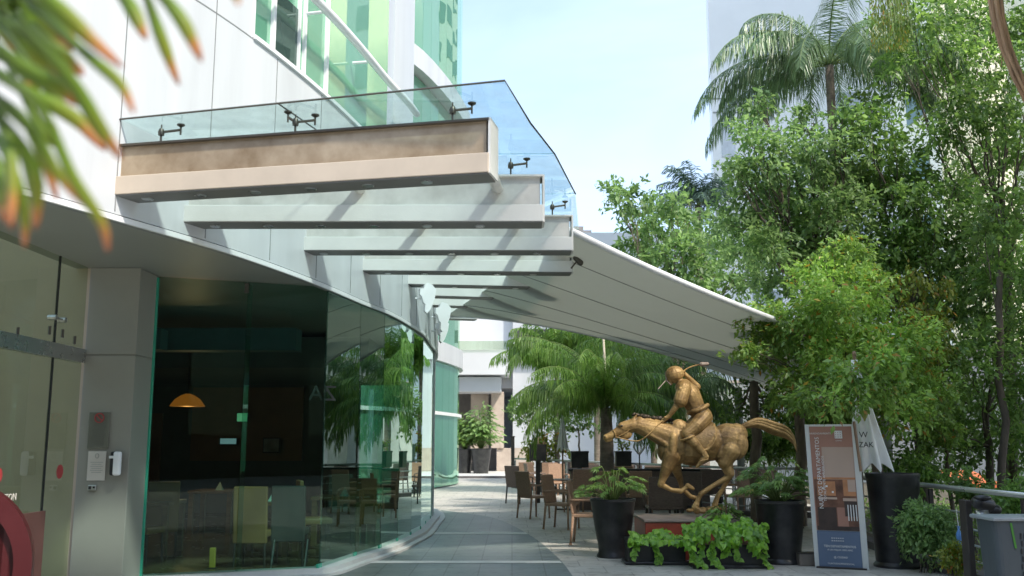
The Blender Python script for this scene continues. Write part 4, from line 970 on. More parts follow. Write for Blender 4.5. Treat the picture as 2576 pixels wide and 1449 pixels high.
# ground-cover
gx = rng.random(9000); gy = rng.random(9000); X = 6.0 + gx * 12; Yv = 9 + gy * 16; k = X > 5.9 + np.maximum(0, Yv - 17) * .35
P = np.stack([X[k], Yv[k], rng.random(k.sum()) * .25], 1); gcv = leaves('ground_cover', P, rand_dir(len(P)) + np.array([0, 0, .4]), rand_dir(len(P)) + np.array([0, 0, 1]), .12, M['lf_dark']); gcv['kind'] = 'stuff'

# palms ---------------------------------------------------------------
def frond_pts(base, az, el0, Lf, bend, n=14):
    """arching rachis"""
    p = np.array(base, float); pts = [p.copy()]; el = el0; st = Lf / n
    for i in range(n):
        t = (i + 1) / n; el = el0 - bend * t ** 1.25
        d = np.array([math.cos(az) * math.cos(el), math.sin(az) * math.cos(el), math.sin(el)]); p = p + d * st; pts.append(p.copy())
    return np.array(pts)
def palm(name, label, base, crownpt, fronds, Lf, leafl, leafw, m, trunk_r, nl=46, droopy=.9, trunk='palmtrunk', bulge=None, start=.12, group=None, stemr=.016, plum=.3):
    t = thing(name, label, 'palm', (base[0], base[1], 0), world=True, group=group)
    P, D, U, Sz = [], [], [], []; rq = MB(); cpn = np.array(crownpt)
    for (az, el, lf, bend) in fronds:
        pts = frond_pts(crownpt, az, el, Lf * lf, bend); rq.tube([Vector(p) for p in pts], [stemr * (1 - .85 * i / (len(pts) - 1)) + .002 for i in range(len(pts))], 5)
        n = nl; ts = start + (1 - start) * (np.arange(n) + .5) / n
        seg = ts * (len(pts) - 1); i0 = seg.astype(int).clip(0, len(pts) - 2); fr = seg - i0
        pp = pts[i0] * (1 - fr)[:, None] + pts[i0 + 1] * fr[:, None]; tg = unit(pts[i0 + 1] - pts[i0])
        side = unit(np.cross(tg, np.array([0, 0, 1.0])) + 1e-6)
        for sg in (-1, 1):
            ln = leafl * (.45 + .55 * np.sin(np.pi * np.clip(ts * .9 + .12, 0, 1))) * (.85 + .3 * rng.random(n))
            d = side * sg * (1.0) + tg * .75 + np.array([0, 0, -1]) * (droopy * (.6 + .8 * rng.random(n)))[:, None] + rand_dir(n) * plum
            # two segment leaflet: near part outwards, far part hanging
            P.append(pp); D.append(d); U.append(np.cross(d, tg) * sg + rand_dir(n) * .3); Sz.append(ln * .55)
            tip = pp + unit(d) * (ln * .5)[:, None]; d2 = unit(d) * .5 + np.array([0, 0, -1]) * droopy + rand_dir(n) * .12
            P.append(tip); D.append(d2); U.append(np.cross(d2, tg) * sg + rand_dir(n) * .3); Sz.append(ln * .6)
    P, D, U, Sz = map(np.concatenate, (P, D, U, Sz))
    leaves('frond_leaflets', P, D, U, Sz, M[m], 'strap', wid=leafw, parent=t)
    rq.build('frond_stems', M['stem'], t, smooth=True)
    q = MB(); n = 14; b = Vector(base); c = Vector(crownpt); pts = []; rr = []
    for i in range(n + 1):
        s_ = i / n; pts.append(b.lerp(c, s_) + Vector((0, 0, 0))); rr.append(trunk_r * (1.15 - .3 * s_) * (1 + .05 * (i % 2)) * (bulge(s_) if bulge else 1))
    q.tube(pts, rr, 14); q.build('trunk', M[trunk], t, smooth=True); return t
Yp = 20.0
cpx = tuple(atY(2086, 165, Yp))
fr = []
for i in range(17):
    az = i * 2 * math.pi / 17 * 1.0 + .13 * random.uniform(-1, 1)
    fr.append((az, R(random.choice((30, 50, 75))), random.uniform(.85, 1.1), R(random.uniform(85, 125))))
fr += [(math.pi, R(25), 1.15, R(90)), (math.pi - .3, R(5), 1.1, R(72)), (math.pi + .3, R(45), 1.1, R(105)), (0, R(20), .95, R(90)), (.3, R(50), 1.0, R(100))]
palm('tall_palm', 'tall feathery palm with arching drooping fronds in front of the white tower', (cpx[0] - .02, Yp, 0), cpx, fr, 3.0, .80, .017, 'lf_palm', .10, nl=115, droopy=.85)
# crown shaft fibres and hanging seed bundle
fb_ = thing('seed_cluster', 'yellow-green hanging palm seed strands near the top edge', 'seed cluster', atY(2240, -30, 17), world=True)
P, D = [], []; q = MB()
for i in range(46):
    a = atY(2240 + random.uniform(-35, 35), -50, 17 + random.uniform(-.3, .3)); e = a + Vector((random.uniform(-.25, .28), random.uniform(-.2, .2), -random.uniform(.75, 1.35)))
    mid = a.lerp(e, .4) + (Vector((e.x - a.x, 0, 0)) * .35); q.tube([a, mid, e], [.008, .007, .004], 4)
q.build('strand', M['stem'], fb_)
P = []; 
for i in range(46 * 22):
    a = atY(2240 + random.uniform(-50, 45), random.uniform(-50, 125), 17 + random.uniform(-.3, .3)); P.append(a)
leaves('seeds', P, rand_dir(len(P)) * .3 + np.array([0, 0, -1]), rand_dir(len(P)), .085, M['lf_yellow'], 'leaf', wid=.05, parent=fb_)
# distant grey-green palms
def radial(n, el=(20, 75), bend=(60, 110), seed=1):
    r_ = random.Random(seed); return [(2 * math.pi * i / n + r_.uniform(-.2, .2), R(r_.uniform(*el)), r_.uniform(.8, 1.05), R(r_.uniform(*bend))) for i in range(n)]
c2 = tuple(atY(1755, 520, 34)); palm('distant_palm', 'grey-green palm rising behind the soft green tree against the sky', (c2[0], 34, 0), c2, radial(26, (30, 88), (60, 110), 3), 2.0, .55, .03, 'lf_palmblue', .13, nl=40, droopy=.4, plum=.5)
c3 = tuple(atY(1925, 60, 30)); 
c2 = tuple(atY(1500, 890, 40)); palm('distant_palm', 'bright feathery palm behind the fine-leaved palm, before the dark window', (c2[0], 40, 0), c2, radial(32, (45, 88), (75, 130), 4), 3.0, .8, .045, 'lf_fine', .13, nl=44, droopy=.9)
c2 = tuple(atY(1400, 925, 33)); palm('distant_palm', 'bright feathery palm nearest the far white building', (c2[0], 33, 0), c2, radial(34, (45, 88), (80, 140), 5), 2.7, .75, .035, 'lf_fine', .08, nl=46, droopy=1.1)
c2 = tuple(atY(1640, 925, 31)); palm('distant_palm', 'feathery palm under the sail behind the rider', (c2[0], 31, 0), c2, radial(34, (40, 88), (75, 130), 6), 3.0, .75, .03, 'lf_fine', .09, nl=46, droopy=1.0)
cm = tuple(atY(1525, 1025, 24))
palm('fine_leaved_palm', 'large fine-leaved palm with a stout ringed trunk behind the horse muzzle', (cm[0], 24, 0), cm, radial(42, (25, 88), (70, 135), 8), 3.0, .62, .018, 'lf_fine', .17, nl=80, droopy=1.3, bulge=lambda s_: 1.0 if s_ < .6 else 1 - .3 * (s_ - .6))
ct = tuple(atY(1700, 1000, 25)); palm('fine_leaved_palm', 'darker fine-leaved palm directly behind the rider', (ct[0], 25, 0), ct, radial(34, (15, 85), (70, 130), 9), 2.4, .6, .024, 'lf_palm', .10, nl=54, droopy=1.1)
# bare pale stem among the palms
bs = thing('bare_stem', 'pale bare stem standing among the palm fronds', 'stem', (atY(1520, 900, 28).x, 28, 0), world=True)
q = MB(); q.tube([(atY(1524, 1000, 28).x, 28, 0), atY(1522, 930, 28), atY(1517, 828, 28)], [.05, .04, .025], 8); q.build('shaft', mat('pale_bark', (.45, .40, .30), .8), bs, smooth=True)
q = MB(); a = atY(1522, 930, 28); q.tube([a, a + Vector((.12, 0, .3))], [.015, .006], 5); q.build('side_shoot', M['stem'], bs)

# hanging dry fronds upper right
hf = thing('dry_frond', 'hanging dry brown fibrous palm frond in the upper right corner', 'dry frond', atY(2500, -20, 9), world=True)
q = MB(); cpt = [(2498, -40), (2508, 40), (2530, 120), (2558, 190), (2590, 260)]
for k in range(26):
    o = random.uniform(-15, 15); w2 = random.uniform(-.2, .2); pts = [atY(x + o * (1.15 - .1 * i) + random.uniform(-2, 2), y + random.uniform(-6, 6), 9 + w2) for i, (x, y) in enumerate(cpt)]
    q.tube(pts, [.016, .018, .018, .016, .012], 5)
for k in range(14):
    i = random.randint(0, 2); a = atY(cpt[i][0] - 8, cpt[i][1], 9); q.tube([a, a + Vector((-.03 + random.uniform(-.03, .02), 0, -.12 - random.random() * .1))], [.005, .002], 4)
q.build('fibres', M['fibre'], hf, smooth=True)

# near out-of-focus strap leaves ---------------------------------------
nl_ = thing('near_plant', 'blurred strap-leaved plant with orange tips close to the lens', 'plant', atY(-60, -60, 1.2), world=True)
def blade(pts, w0, Y0, Y1, twist=0):
    n = len(pts); P = catmull([Vector((x, y, 0)) for x, y in pts], 6); m_ = len(P); v = []; al = []
    for i, p in enumerate(P):
        t = i / (m_ - 1); q0 = P[min(i + 1, m_ - 1)] - P[max(i - 1, 0)]; q0.normalize(); nn = Vector((-q0.y, q0.x, 0)); wd = w0 * (.55 + .9 * min(t * 2, 1)) * (1 if t < .65 else max(1 - (t - .65) / .35, 0) ** .6 * .95 + .05)
        Yc = Y0 + (Y1 - Y0) * t
        a = p + nn * wd / 2; b = p - nn * wd / 2; c = p; v += [atY(a.x, a.y, Yc + .006), atY(c.x, c.y, Yc), atY(b.x, b.y, Yc + .006)]; al += [t] * 3
    f = []
    for i in range(m_ - 1):
        o = i * 3; f += [(o, o + 1, o + 4, o + 3), (o + 1, o + 2, o + 5, o + 4)]
    me = bpy.data.meshes.new('blade'); me.from_pydata([tuple(x) for x in v], [], f); at = me.attributes.new('along', 'FLOAT', 'POINT'); at.data.foreach_set('value', al)
    o = link('blade', me, M['blade'], nl_, smooth=True); sm = o.modifiers.new('thickness', 'SOLIDIFY'); sm.thickness = .0012
for pts, w0 in (([(40, -60), (150, 20), (290, 160)], 34), ([(60, -20), (180, 60), (310, 170)], 30), ([(270, -60), (330, 20), (368, 100)], 34), ([(350, -60), (400, 80), (450, 215)], 26), ([(360, -60), (450, 40), (508, 155)], 32),
                ([(40, -30), (210, 130), (300, 210), (338, 285)], 26), ([(30, 40), (170, 190), (250, 320), (306, 400)], 34), ([(-40, 90), (60, 170), (150, 220), (195, 265)], 44), ([(-60, 110), (40, 160), (90, 210), (60, 210)], 40),
                ([(-30, 180), (100, 270), (180, 440), (255, 560), (272, 632)], 26), ([(-20, 230), (60, 300), (110, 400), (145, 505)], 26), ([(-60, 200), (10, 320), (30, 450), (28, 575)], 34), ([(-30, 260), (60, 380), (90, 470), (90, 575)], 40),
                ([(-40, 300), (30, 420), (60, 540), (62, 622)], 26), ([(0, 120), (90, 300), (140, 360), (136, 310)], 22), ([(-50, 20), (120, 120), (190, 170), (208, 190)], 26), ([(80, 60), (130, 110), (170, 140), (205, 188)], 22),
                ([(-50, 150), (70, 230), (190, 300), (262, 375)], 34), ([(0, 60), (130, 240), (220, 330), (265, 378)], 24), ([(-60, 330), (-10, 420), (10, 500), (16, 560)], 44), ([(-40, 240), (80, 330), (140, 430), (215, 520)], 24), ([(560, -60), (590, -20), (600, 12)], 20)):
    Yb = random.uniform(.95, 1.25); blade(pts, w0 * .74, Yb, Yb + random.uniform(-.05, .12))
for k in range(16):
    a0 = random.uniform(.2, 1.4); r1 = random.uniform(140, 260); x0, y0 = random.uniform(-60, 60), random.uniform(-60, 60)
    if k % 3 == 2: continue
    blade([(x0, y0), (x0 + r1 * .5 * math.cos(a0), y0 + r1 * .5 * math.sin(a0)), (x0 + r1 * math.cos(a0) * .9, y0 + r1 * (math.sin(a0) + .1))], random.uniform(24, 40), 1.25, 1.35)

# plants in planters ---------------------------------------------------
def stemplant(name, label, x, y, z, n, hgt, spread, leaf, m, kind='lobed', group=None, seed=1, per=2, cat='plant'):
    r_ = random.Random(seed); t = thing(name, label, cat, (x, y, z), world=True, group=group); q = MB(); P, D, U, Sz = [], [], [], []
    for i in range(n):
        az = 2 * math.pi * i / n + r_.uniform(-.3, .3); o = r_.uniform(.25, 1); rr = spread * o; hh = hgt * (1.15 - .75 * o) * r_.uniform(.35, 1.15)
        d = Vector((math.cos(az), math.sin(az) * .8, 0)); b = Vector((x, y, z - .03)) + d * .05
        pts = [b, b + d * rr * .3 + Vector((0, 0, hh * .6)), b + d * rr * .65 + Vector((0, 0, hh * .92)), b + d * rr + Vector((0, 0, hh * .85))]
        pts = catmull(pts, 4); q.tube(pts, [.009 - .004 * k / len(pts) for k in range(len(pts))], 5)
        for k in range(per):
            e = pts[max(-1 - k * 2, -len(pts) + 4)]; dd = d + Vector((r_.uniform(-.5, .5), r_.uniform(-.5, .5), -.35)); P.append(e); D.append(dd); U.append((r_.uniform(-.4, .4) + d.x * .4, -.45 + r_.uniform(-.3, .3), .8)); Sz.append(leaf * r_.uniform(.7, 1.2) * (1 if k == 0 else .75))
    q.build('stem', M['stem'], t, smooth=True); leaves('foliage', P, D, U, np.array(Sz), M[m], kind, parent=t); return t
stemplant('lobed_plant', 'loose lobed-leaf plant arching from the planter under the horse muzzle', pA[0], pA[1], pA[2], 34, .55, .50, .125, 'lf_philo', seed=3, per=3)
stemplant('lobed_plant', 'fuller lobed-leaf plant in the planter beside the advertising stand', pB[0], pB[1], pB[2], 60, .66, .60, .15, 'lf_philo', seed=5, per=3)
stemplant('broadleaf_plant', 'broad-leaved plant with pointed leaves beside the bronze hoof', atY(1822, 1290, 13.9).x, 13.9, .55, 26, .34, .22, .13, 'lf_philo', 'leaf', seed=8, per=4)
for i, (pp_, s_) in enumerate(((pD, 1.0), (pE, .8))):
    stemplant('feathery_shrub', ['distant bushy plant in the nearer far planter, leaning right', 'darker distant plant in the planter beside the green glass wing'][i], pp_[0], pp_[1], pp_[2], 150, 2.5 * s_, 1.15 * s_, .34, ['lf_mid', 'lf_dark'][i], 'leaf', seed=20 + i, per=6)
# vines
def vine(label, items, seed, region, trails, n, name='trailing_vine'):
    r_ = random.Random(seed); t = thing(name, label, 'vine', region[4], world=True, group='bright trailing vines'); P, D, U, Sz = [], [], [], []; q = MB()
    x0, x1, y0, y1, loc = region
    for i in range(n):
        u = r_.random(); vv = r_.random(); k = items(u); py = k[0] + (k[1] - k[0]) * vv ** .9; px = x0 + (x1 - x0) * u + r_.uniform(-6, 6)
        Y = loc[1] + .35 - .50 * vv + r_.uniform(-.16, .12); c = atY(px, py, Y); 
        if c.z < .03: continue
        P.append(c); D.append((r_.uniform(-.7, .7), -.5, -.6 + r_.uniform(-.4, .5))); U.append((r_.uniform(-.9, .9), -.7 + r_.uniform(-.5, .5), .7 + r_.uniform(-.6, .6))); Sz.append(r_.uniform(.05, .095))
    for tr in trails:
        pts = [atY(px, py, loc[1] - .1) for px, py in tr]; pts = [Vector((p.x, p.y, max(p.z, .03))) for p in pts]; cc = catmull(pts, 8); q.tube(cc, .005, 4)
        for p in cc[::1]:
            for s_ in (0, 1):
                P.append(p + Vector((r_.uniform(-.02, .02), -.01, r_.uniform(-.02, .02)))); D.append((r_.uniform(-1, 1), -.4, -.5)); U.append((r_.uniform(-.3, .3), -1, .5)); Sz.append(r_.uniform(.045, .08))
    leaves('foliage', P, D, U, np.array(Sz), M['lf_pothos'], 'heart', parent=t, wid=np.array(Sz) * .9)
    if not trails: q.tube([atY(x0, y0, loc[1]), atY(x1, y0, loc[1])], .005, 4)
    q.build('runner', M['stem'], t)
vine('shorter bright vine over the rim of the first box planter, below the red plinth', lambda u: (1334 + 9 * math.sin(u * 9) + 6 * u, 1364), 4, (1585, 1735, 1334, 1360, (bA[0] + .5, bA[2], bA[3])),
     [[(1615, 1350), (1598, 1380), (1592, 1402)], [(1640, 1352), (1648, 1380), (1660, 1400), (1652, 1410)], [(1600, 1345), (1588, 1365)]], 420)
vine('large bright vine covering the second box planter down to the paving', lambda u: (1300 + 34 * abs(u - .45) + 9 * math.sin(u * 23), 1352 + 18 * math.sin(u * 15) + 12 * math.sin(u * 31) + 14 * u), 5, (1722, 1925, 1310, 1390, (bB[0] + .6, bB[2], bB[3])),
     [[(1740, 1380), (1745, 1405), (1770, 1425)], [(1790, 1380), (1800, 1410), (1808, 1428)], [(1900, 1380), (1915, 1400), (1940, 1425)], [(1880, 1330), (1915, 1350), (1925, 1400)], [(1765, 1370), (1760, 1400), (1758, 1415)], [(1820, 1350), (1830, 1375), (1822, 1398)], [(1855, 1350), (1850, 1380), (1862, 1405)], [(1745, 1360), (1738, 1390)], [(1800, 1360), (1785, 1385), (1790, 1400)], [(1895, 1340), (1890, 1370), (1900, 1395)]], 1150)

# ------------------------------------------------------------------ plinth and statue
Yh = 14.55
pl = thing('statue_plinth', 'low dark red plinth with a worn pale top under the bronze horse', 'plinth', (2.6, 14.6, 0), world=True)
zt = .55; x0 = (1614 - CX) / F * 13.75; x1 = (1884 - CX) / F * 13.75
q = MB(); q.bbox(x0 + .02, x1 - .02, 13.87, 15.1, 0, zt - .04); q.build('block', M['redplinth'], pl, bevel=.01)
q = MB(); q.bbox(x0, x1, 13.85, 15.12, zt - .04, zt); q.build('top_slab', M['plinthtop'], pl, bevel=.012)
st = thing('horse_and_rider_statue', 'bronze statue of a polo rider on a galloping horse, mallet swung back', 'statue', (2.7, Yh, zt), world=True)
KS_ = .3056 / F * Yh
def SP(cx, cy, d=0.0):
    p = atY(1475.8 + cx * .3056, 872 + cy * .3056, Yh); return Vector((p.x, p.y + d * KS_, p.z))
def caps(q, *items):
    for it in items:
        (ax, ay, ad), (bx, by, bd), ra, rb = it; q.cap(SP(ax, ay, ad), SP(bx, by, bd), ra * KS_, rb * KS_)
def bake(q, name, m, vox=.013, it=4, parent=st):
    me = bpy.data.meshes.new('tmp'); me.from_pydata(q.v, [], q.f); o = bpy.data.objects.new('tmp', me); C.objects.link(o)
    r_ = o.modifiers.new('r', 'REMESH'); r_.mode = 'VOXEL'; r_.voxel_size = vox; r_.use_smooth_shade = True
    s_ = o.modifiers.new('s', 'SMOOTH'); s_.iterations = it; s_.factor = .5
    bpy.context.view_layer.update(); dg_ = bpy.context.evaluated_depsgraph_get()
    m2 = bpy.data.meshes.new_from_object(o.evaluated_get(dg_)); m2.name = name; bpy.data.objects.remove(o)
    return link(name, m2, m, parent, smooth=True)
def E(q, cx, cy, d, rx, ry, rd, ang=0):
    q.ell(SP(cx, cy, d), (rx * KS_, rd * KS_, ry * KS_), Matrix.Rotation(R(ang), 3, 'Y'))
q = MB()
# trunk
E(q, 735, 800, 0, 150, 168, 122, -12); E(q, 880, 815, 0, 190, 165, 130); E(q, 1010, 795, 0, 170, 145, 125); E(q, 1170, 775, 0, 155, 142, 122, 12); E(q, 1235, 720, 0, 90, 88, 95)
E(q, 1225, 815, -55, 92, 118, 60, 12); E(q, 1225, 815, 55, 92, 118, 60, 12); E(q, 1120, 880, -70, 70, 100, 50, -15); E(q, 1120, 880, 70, 70, 100, 50, -15)
E(q, 700, 860, -62, 78, 125, 55, 14); E(q, 700, 860, 62, 78, 125, 55, 14); E(q, 640, 860, 0, 60, 85, 80); E(q, 765, 690, -30, 80, 95, 55, -25); E(q, 765, 690, 30, 80, 95, 55, -25)
# neck
caps(q, ((690, 745, 0), (560, 690, 0), 112, 86), ((560, 690, 0), (430, 650, 0), 86, 66), ((620, 660, 0), (440, 615, 0), 50, 44), ((640, 800, -20), (500, 720, -12), 38, 30))
# muscle bands
caps(q, ((660, 810, -80), (470, 690, -42), 26, 22), ((700, 740, -90), (690, 900, -105), 36, 30))
# head
caps(q, ((395, 648, 0), (300, 668, 0), 60, 50), ((300, 680, 0), (205, 728, 0), 46, 31), ((210, 728, 0), (160, 748, 0), 32, 27), ((200, 765, 0), (165, 775, 0), 16, 14)); E(q, 318, 712, -14, 58, 54, 26); E(q, 318, 712, 14, 58, 54, 26)
E(q, 160, 745, -14, 20, 17, 14); E(q, 160, 745, 14, 20, 17, 14); E(q, 283, 650, -34, 22, 18, 12); caps(q, ((350, 632, -28), (225, 700, -26), 12, 9))
for s_ in (-22, 22): caps(q, ((385, 600, s_), (410, 560, s_ * 1.3), 17, 6))
# near fore leg
caps(q, ((690, 905, -62), (655, 985, -66), 72, 54), ((655, 985, -66), (608, 1105, -66), 52, 28), ((608, 1105, -66), (598, 1132, -66), 30, 26), ((600, 1130, -66), (690, 1178, -66), 23, 18), ((690, 1178, -66), (765, 1186, -66), 18, 22),
     ((765, 1186, -66), (815, 1150, -66), 19, 16), ((818, 1140, -66), (862, 1166, -66), 21, 15))
# far fore leg
caps(q, ((720, 910, 62), (745, 1000, 66), 66, 46), ((745, 1000, 66), (785, 1105, 70), 44, 26), ((785, 1105, 70), (795, 1165, 72), 24, 19), ((795, 1165, 72), (868, 1238, 74), 18, 19), ((868, 1238, 74), (915, 1250, 74), 18, 18))
# near hind leg
caps(q, ((1165, 860, -70), (1120, 950, -72), 84, 58), ((1120, 950, -72), (1158, 1050, -66), 50, 32), ((1158, 1050, -66), (1150, 1075, -66), 34, 26), ((1150, 1072, -66), (1030, 1140, -62), 24, 18), ((1030, 1140, -62), (925, 1212, -60), 18, 22),
     ((925, 1212, -60), (893, 1285, -60), 19, 19), ((893, 1290, -60), (880, 1325, -60), 24, 30))
# far hind leg
caps(q, ((1190, 860, 66), (1170, 950, 68), 80, 52), ((1170, 950, 68), (1205, 1050, 66), 46, 28), ((1205, 1050, 66), (1130, 1180, 66), 24, 18), ((1130, 1180, 66), (1090, 1240, 66), 18, 21), ((1090, 1240, 66), (1068, 1310, 66), 19, 26))
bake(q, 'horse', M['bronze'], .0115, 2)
q = MB(); E(q, 283, 652, -46, 11, 9, 6); E(q, 283, 652, 46, 11, 9, 6); E(q, 148, 742, -26, 8, 6, 4); q.build('eye', M['bronzedark'], st, smooth=True)
# tail
q = MB()
for k in range(9):
    o = (k - 4) * 7; dd = (k % 3 - 1) * 12
    pts = catmull([SP(1275, 662 + o * .3, dd * .4), SP(1340, 640 + o * .5, dd), SP(1420, 628 + o * .9, dd), SP(1540, 668 + o * 1.2 + 6 * math.sin(k), dd * 1.4), SP(1640, 705 + o * 1.3, dd), SP(1700, 765 + o, dd * .6), SP(1722 + 6 * (k % 3), 835 + o * 1.2, dd * .3)], 5)
    n = len(pts); q.tube(pts, [KS_ * (14 + 9 * math.sin(math.pi * min(1, i / n * 1.2)) - 12 * (i / n) ** 2) for i in range(n)], 7)
q.build('tail', M['bronze'], st, smooth=True)
# mane
q = MB()
for k in range(26):
    t_ = k / 25; cx = 385 + t_ * 375; cy = 584 + 40 * t_ + 12 * math.sin(t_ * 3.14) - 26 + random.uniform(-10, 6)
    if t_ > .62: cy += (t_ - .62) * 60
    q.ell(SP(cx, cy, random.uniform(-26, 16)), (KS_ * random.uniform(17, 30), KS_ * 17, KS_ * random.uniform(10, 19)), Matrix.Rotation(R(random.uniform(-40, 30)), 3, 'Y'), 8, 6)
for k in range(9):
    q.ell(SP(700 + k * 9 + random.uniform(-6, 6), 628 + random.uniform(-8, 22), -40 + random.uniform(-18, 18)), (KS_ * 17, KS_ * 12, KS_ * 9), Matrix.Rotation(R(random.uniform(-40, 40)), 3, 'Y'), 8, 6)
bake(q, 'mane', M['bronzedark'], .009, 1)
# saddle blanket, wrapped round the barrel
def patch(x0, x1, a0, a1, r0, nx=16, na=22, cyl=lambda x: 795, lower=None, th=10):
    v = []; f = []
    for L_ in (0, 1):
        for i in range(nx + 1):
            for j in range(na + 1):
                x = x0 + (x1 - x0) * i / nx; a = a0 + (a1 - a0) * j / na
                if lower: a = max(min(a, lower(i / nx)), -lower(i / nx))
                rr = r0 + th * L_; v.append(SP(x, cyl(x) - rr * 1.12 * math.cos(a), -rr * .84 * math.sin(a)))
    m_ = (nx + 1) * (na + 1)
    for i in range(nx):
        for j in range(na):
            a = i * (na + 1) + j; f.append((a, a + 1, a + na + 2, a + na + 1)); f.append((a + m_, a + m_ + na + 1, a + m_ + na + 2, a + m_ + 1))
    return v, f
lo = lambda u: R(60 + 45 * math.sin(math.pi * min(max(u, .02), .98)) ** .4)
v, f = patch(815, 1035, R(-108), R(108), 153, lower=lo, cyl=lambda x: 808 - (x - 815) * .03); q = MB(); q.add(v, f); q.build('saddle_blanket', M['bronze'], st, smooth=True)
q = MB(); pts = [SP(815 + 220 * i / 20, 806 - 166 * 1.12 * math.cos(lo(i / 20)), -166 * .84 * math.sin(lo(i / 20))) for i in range(21)]; q.tube([SP(1035, 640, -60)] + pts[::-1], KS_ * 12, 7); q.build('blanket_border', M['bronze'], st, smooth=True)
q = MB(); E(q, 905, 645, 0, 95, 28, 60, 4); E(q, 985, 625, 0, 30, 26, 55); q.build('saddle', M['bronze'], st, smooth=True)
# rider body (one continuous mesh)
q = MB()
caps(q, ((955, 575, 0), (900, 505, 0), 80, 74), ((900, 505, 0), (845, 400, 0), 76, 92), ((845, 400, 0), (800, 335, 0), 92, 72), ((800, 330, -50), (800, 330, 50), 45, 45), ((775, 300, 0), (745, 262, 0), 34, 34))
E(q, 722, 245, 0, 52, 58, 46, -20); E(q, 690, 270, 0, 26, 36, 28, -20); caps(q, ((672, 262, 0), (660, 274, 0), 9, 7)); E(q, 690, 302, 0, 20, 14, 18)
# near arm
caps(q, ((790, 345, -72), (758, 448, -92), 56, 58), ((752, 440, -92), (715, 505, -92), 32, 26), ((715, 505, -92), (668, 572, -70), 26, 17), ((668, 572, -70), (640, 595, -60), 18, 17))
for k, (dx, dy) in enumerate(((0, 0), (-4, 9), (-3, 18), (2, 26))): caps(q, ((640 + dx, 588 + dy * .6, -62), (614 + dx, 600 + dy, -56), 8, 7), ((614 + dx, 600 + dy, -56), (622 + dx, 612 + dy, -42), 7, 5.5))
caps(q, ((650, 580, -70), (628, 582, -78), 8, 6))
# far arm raised back
caps(q, ((800, 325, 70), (880, 335, 100), 46, 40), ((880, 335, 100), (925, 325, 104), 40, 34), ((925, 325, 104), (880, 275, 90), 34, 24), ((880, 275, 90), (812, 212, 70), 24, 17))
for k in range(4): caps(q, ((812, 212 - k * 4, 70 - k * 9), (798, 200, 62 - k * 9), 8, 7))
# legs
for s_ in (-1, 1):
    caps(q, ((960, 585, s_ * 40), (885, 655, s_ * 105), 70, 62), ((885, 655, s_ * 105), (800, 718, s_ * 128), 60, 46), ((800, 722, s_ * 128), (865, 800, s_ * 138), 44, 40), ((865, 800, s_ * 138), (938, 880, s_ * 138), 38, 25),
         ((938, 880, s_ * 138), (955, 905, s_ * 138), 27, 24), ((948, 900, s_ * 138), (900, 965, s_ * 138), 25, 18), ((900, 965, s_ * 138), (878, 988, s_ * 138), 18, 10))
for k in range(16):
    a = 2 * math.pi * k / 16; b2 = a + .45; P_ = lambda t, rr: (918 + 14 * math.cos(t) * 0 + rr * math.cos(t) * .93, 515 + rr * math.cos(t) * -.36 + 6 * math.sin(3 * t), rr * math.sin(t))
    caps(q, (P_(a, 82), P_(b2, 82), 17, 17))
for s_ in (-1, 1):
    for k in range(12):
        a = 2 * math.pi * k / 12; b2 = a + .6; P_ = lambda t: (808 + 50 * math.cos(t), 752 - 20 * math.cos(t), s_ * 130 + 48 * math.sin(t)); caps(q, (P_(a), P_(b2), 9, 9))
# cloth folds
for k in range(7): caps(q, ((940 - k * 26, 560 + k * 18, -78 - k * 7), (900 - k * 22, 690 + k * 8, -118 - k * 3), 16, 12))
for k in range(4): caps(q, ((752 + k * 8, 350 + k * 26, -112), (818 - k * 6, 372 + k * 26, -104), 14, 12))
for k in range(5): caps(q, ((815 + k * 18, 400 + k * 26, -58), (905 + k * 8, 425 + k * 18, -44), 12, 9))
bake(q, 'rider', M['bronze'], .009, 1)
q = MB(); E(q, 724, 226, 0, 80, 68, 64, -12); bake(q, 'helmet', M['bronze'], .009, 2)
q = MB(); q.tube([SP(650, 232, 0), SP(655, 280, -16), SP(690, 318, -22)], KS_ * 6, 6); q.tube([SP(655, 240, 14), SP(700, 318, 14)], KS_ * 5, 6); q.build('face_guard', M['plinthtop'], st, smooth=True)
q = MB()
for k in range(26):
    a = k / 26 * 2 * math.pi; q.ell(SP(724 + 52 * math.cos(a) * .9, 226 + 40 * math.sin(a), -38), (KS_ * 9, KS_ * 7, KS_ * 8), None, 6, 5)
q.build('helmet_studs', M['bronzedark'], st, smooth=True)
q = MB(); q.tube([SP(922, 500, -72), SP(880, 525, -82), SP(845, 545, -50)], KS_ * 8, 6); q.tube([SP(968, 480, -30), SP(922, 502, -70)], KS_ * 8, 6); q.build('belt', M['bronze'], st, smooth=True)
q = MB(); q.tube(catmull([SP(798, 205, 62), SP(845, 172, 64), SP(900, 152, 66), SP(965, 138, 68)], 5), KS_ * 6, 7); q.build('mallet_shaft', M['bronze'], st, smooth=True)
q = MB(); q.cap(SP(958, 140, 60), SP(1008, 136, 76), KS_ * 19, KS_ * 16); q.build('mallet_head', M['plinthtop'], st, smooth=True)
q = MB(); q.tube([SP(580, 352, -60), SP(612, 318, -45), SP(645, 283, -20)], KS_ * 3.5, 5); q.build('whip', M['plinthtop'], st)
q = MB(); q.tube(catmull([SP(618, 605, -62), SP(560, 660, -80), SP(480, 740, -70), SP(400, 778, -44), SP(235, 745, -34)], 6), KS_ * 5, 6)
q.tube(catmull([SP(215, 685, -28), SP(232, 720, -34), SP(240, 760, -22)], 4), KS_ * 6, 6); q.tube(catmull([SP(240, 745, -34), SP(330, 700, -46), SP(395, 600, -44)], 5), KS_ * 4, 6); q.build('bridle', M['bronze'], st, smooth=True)
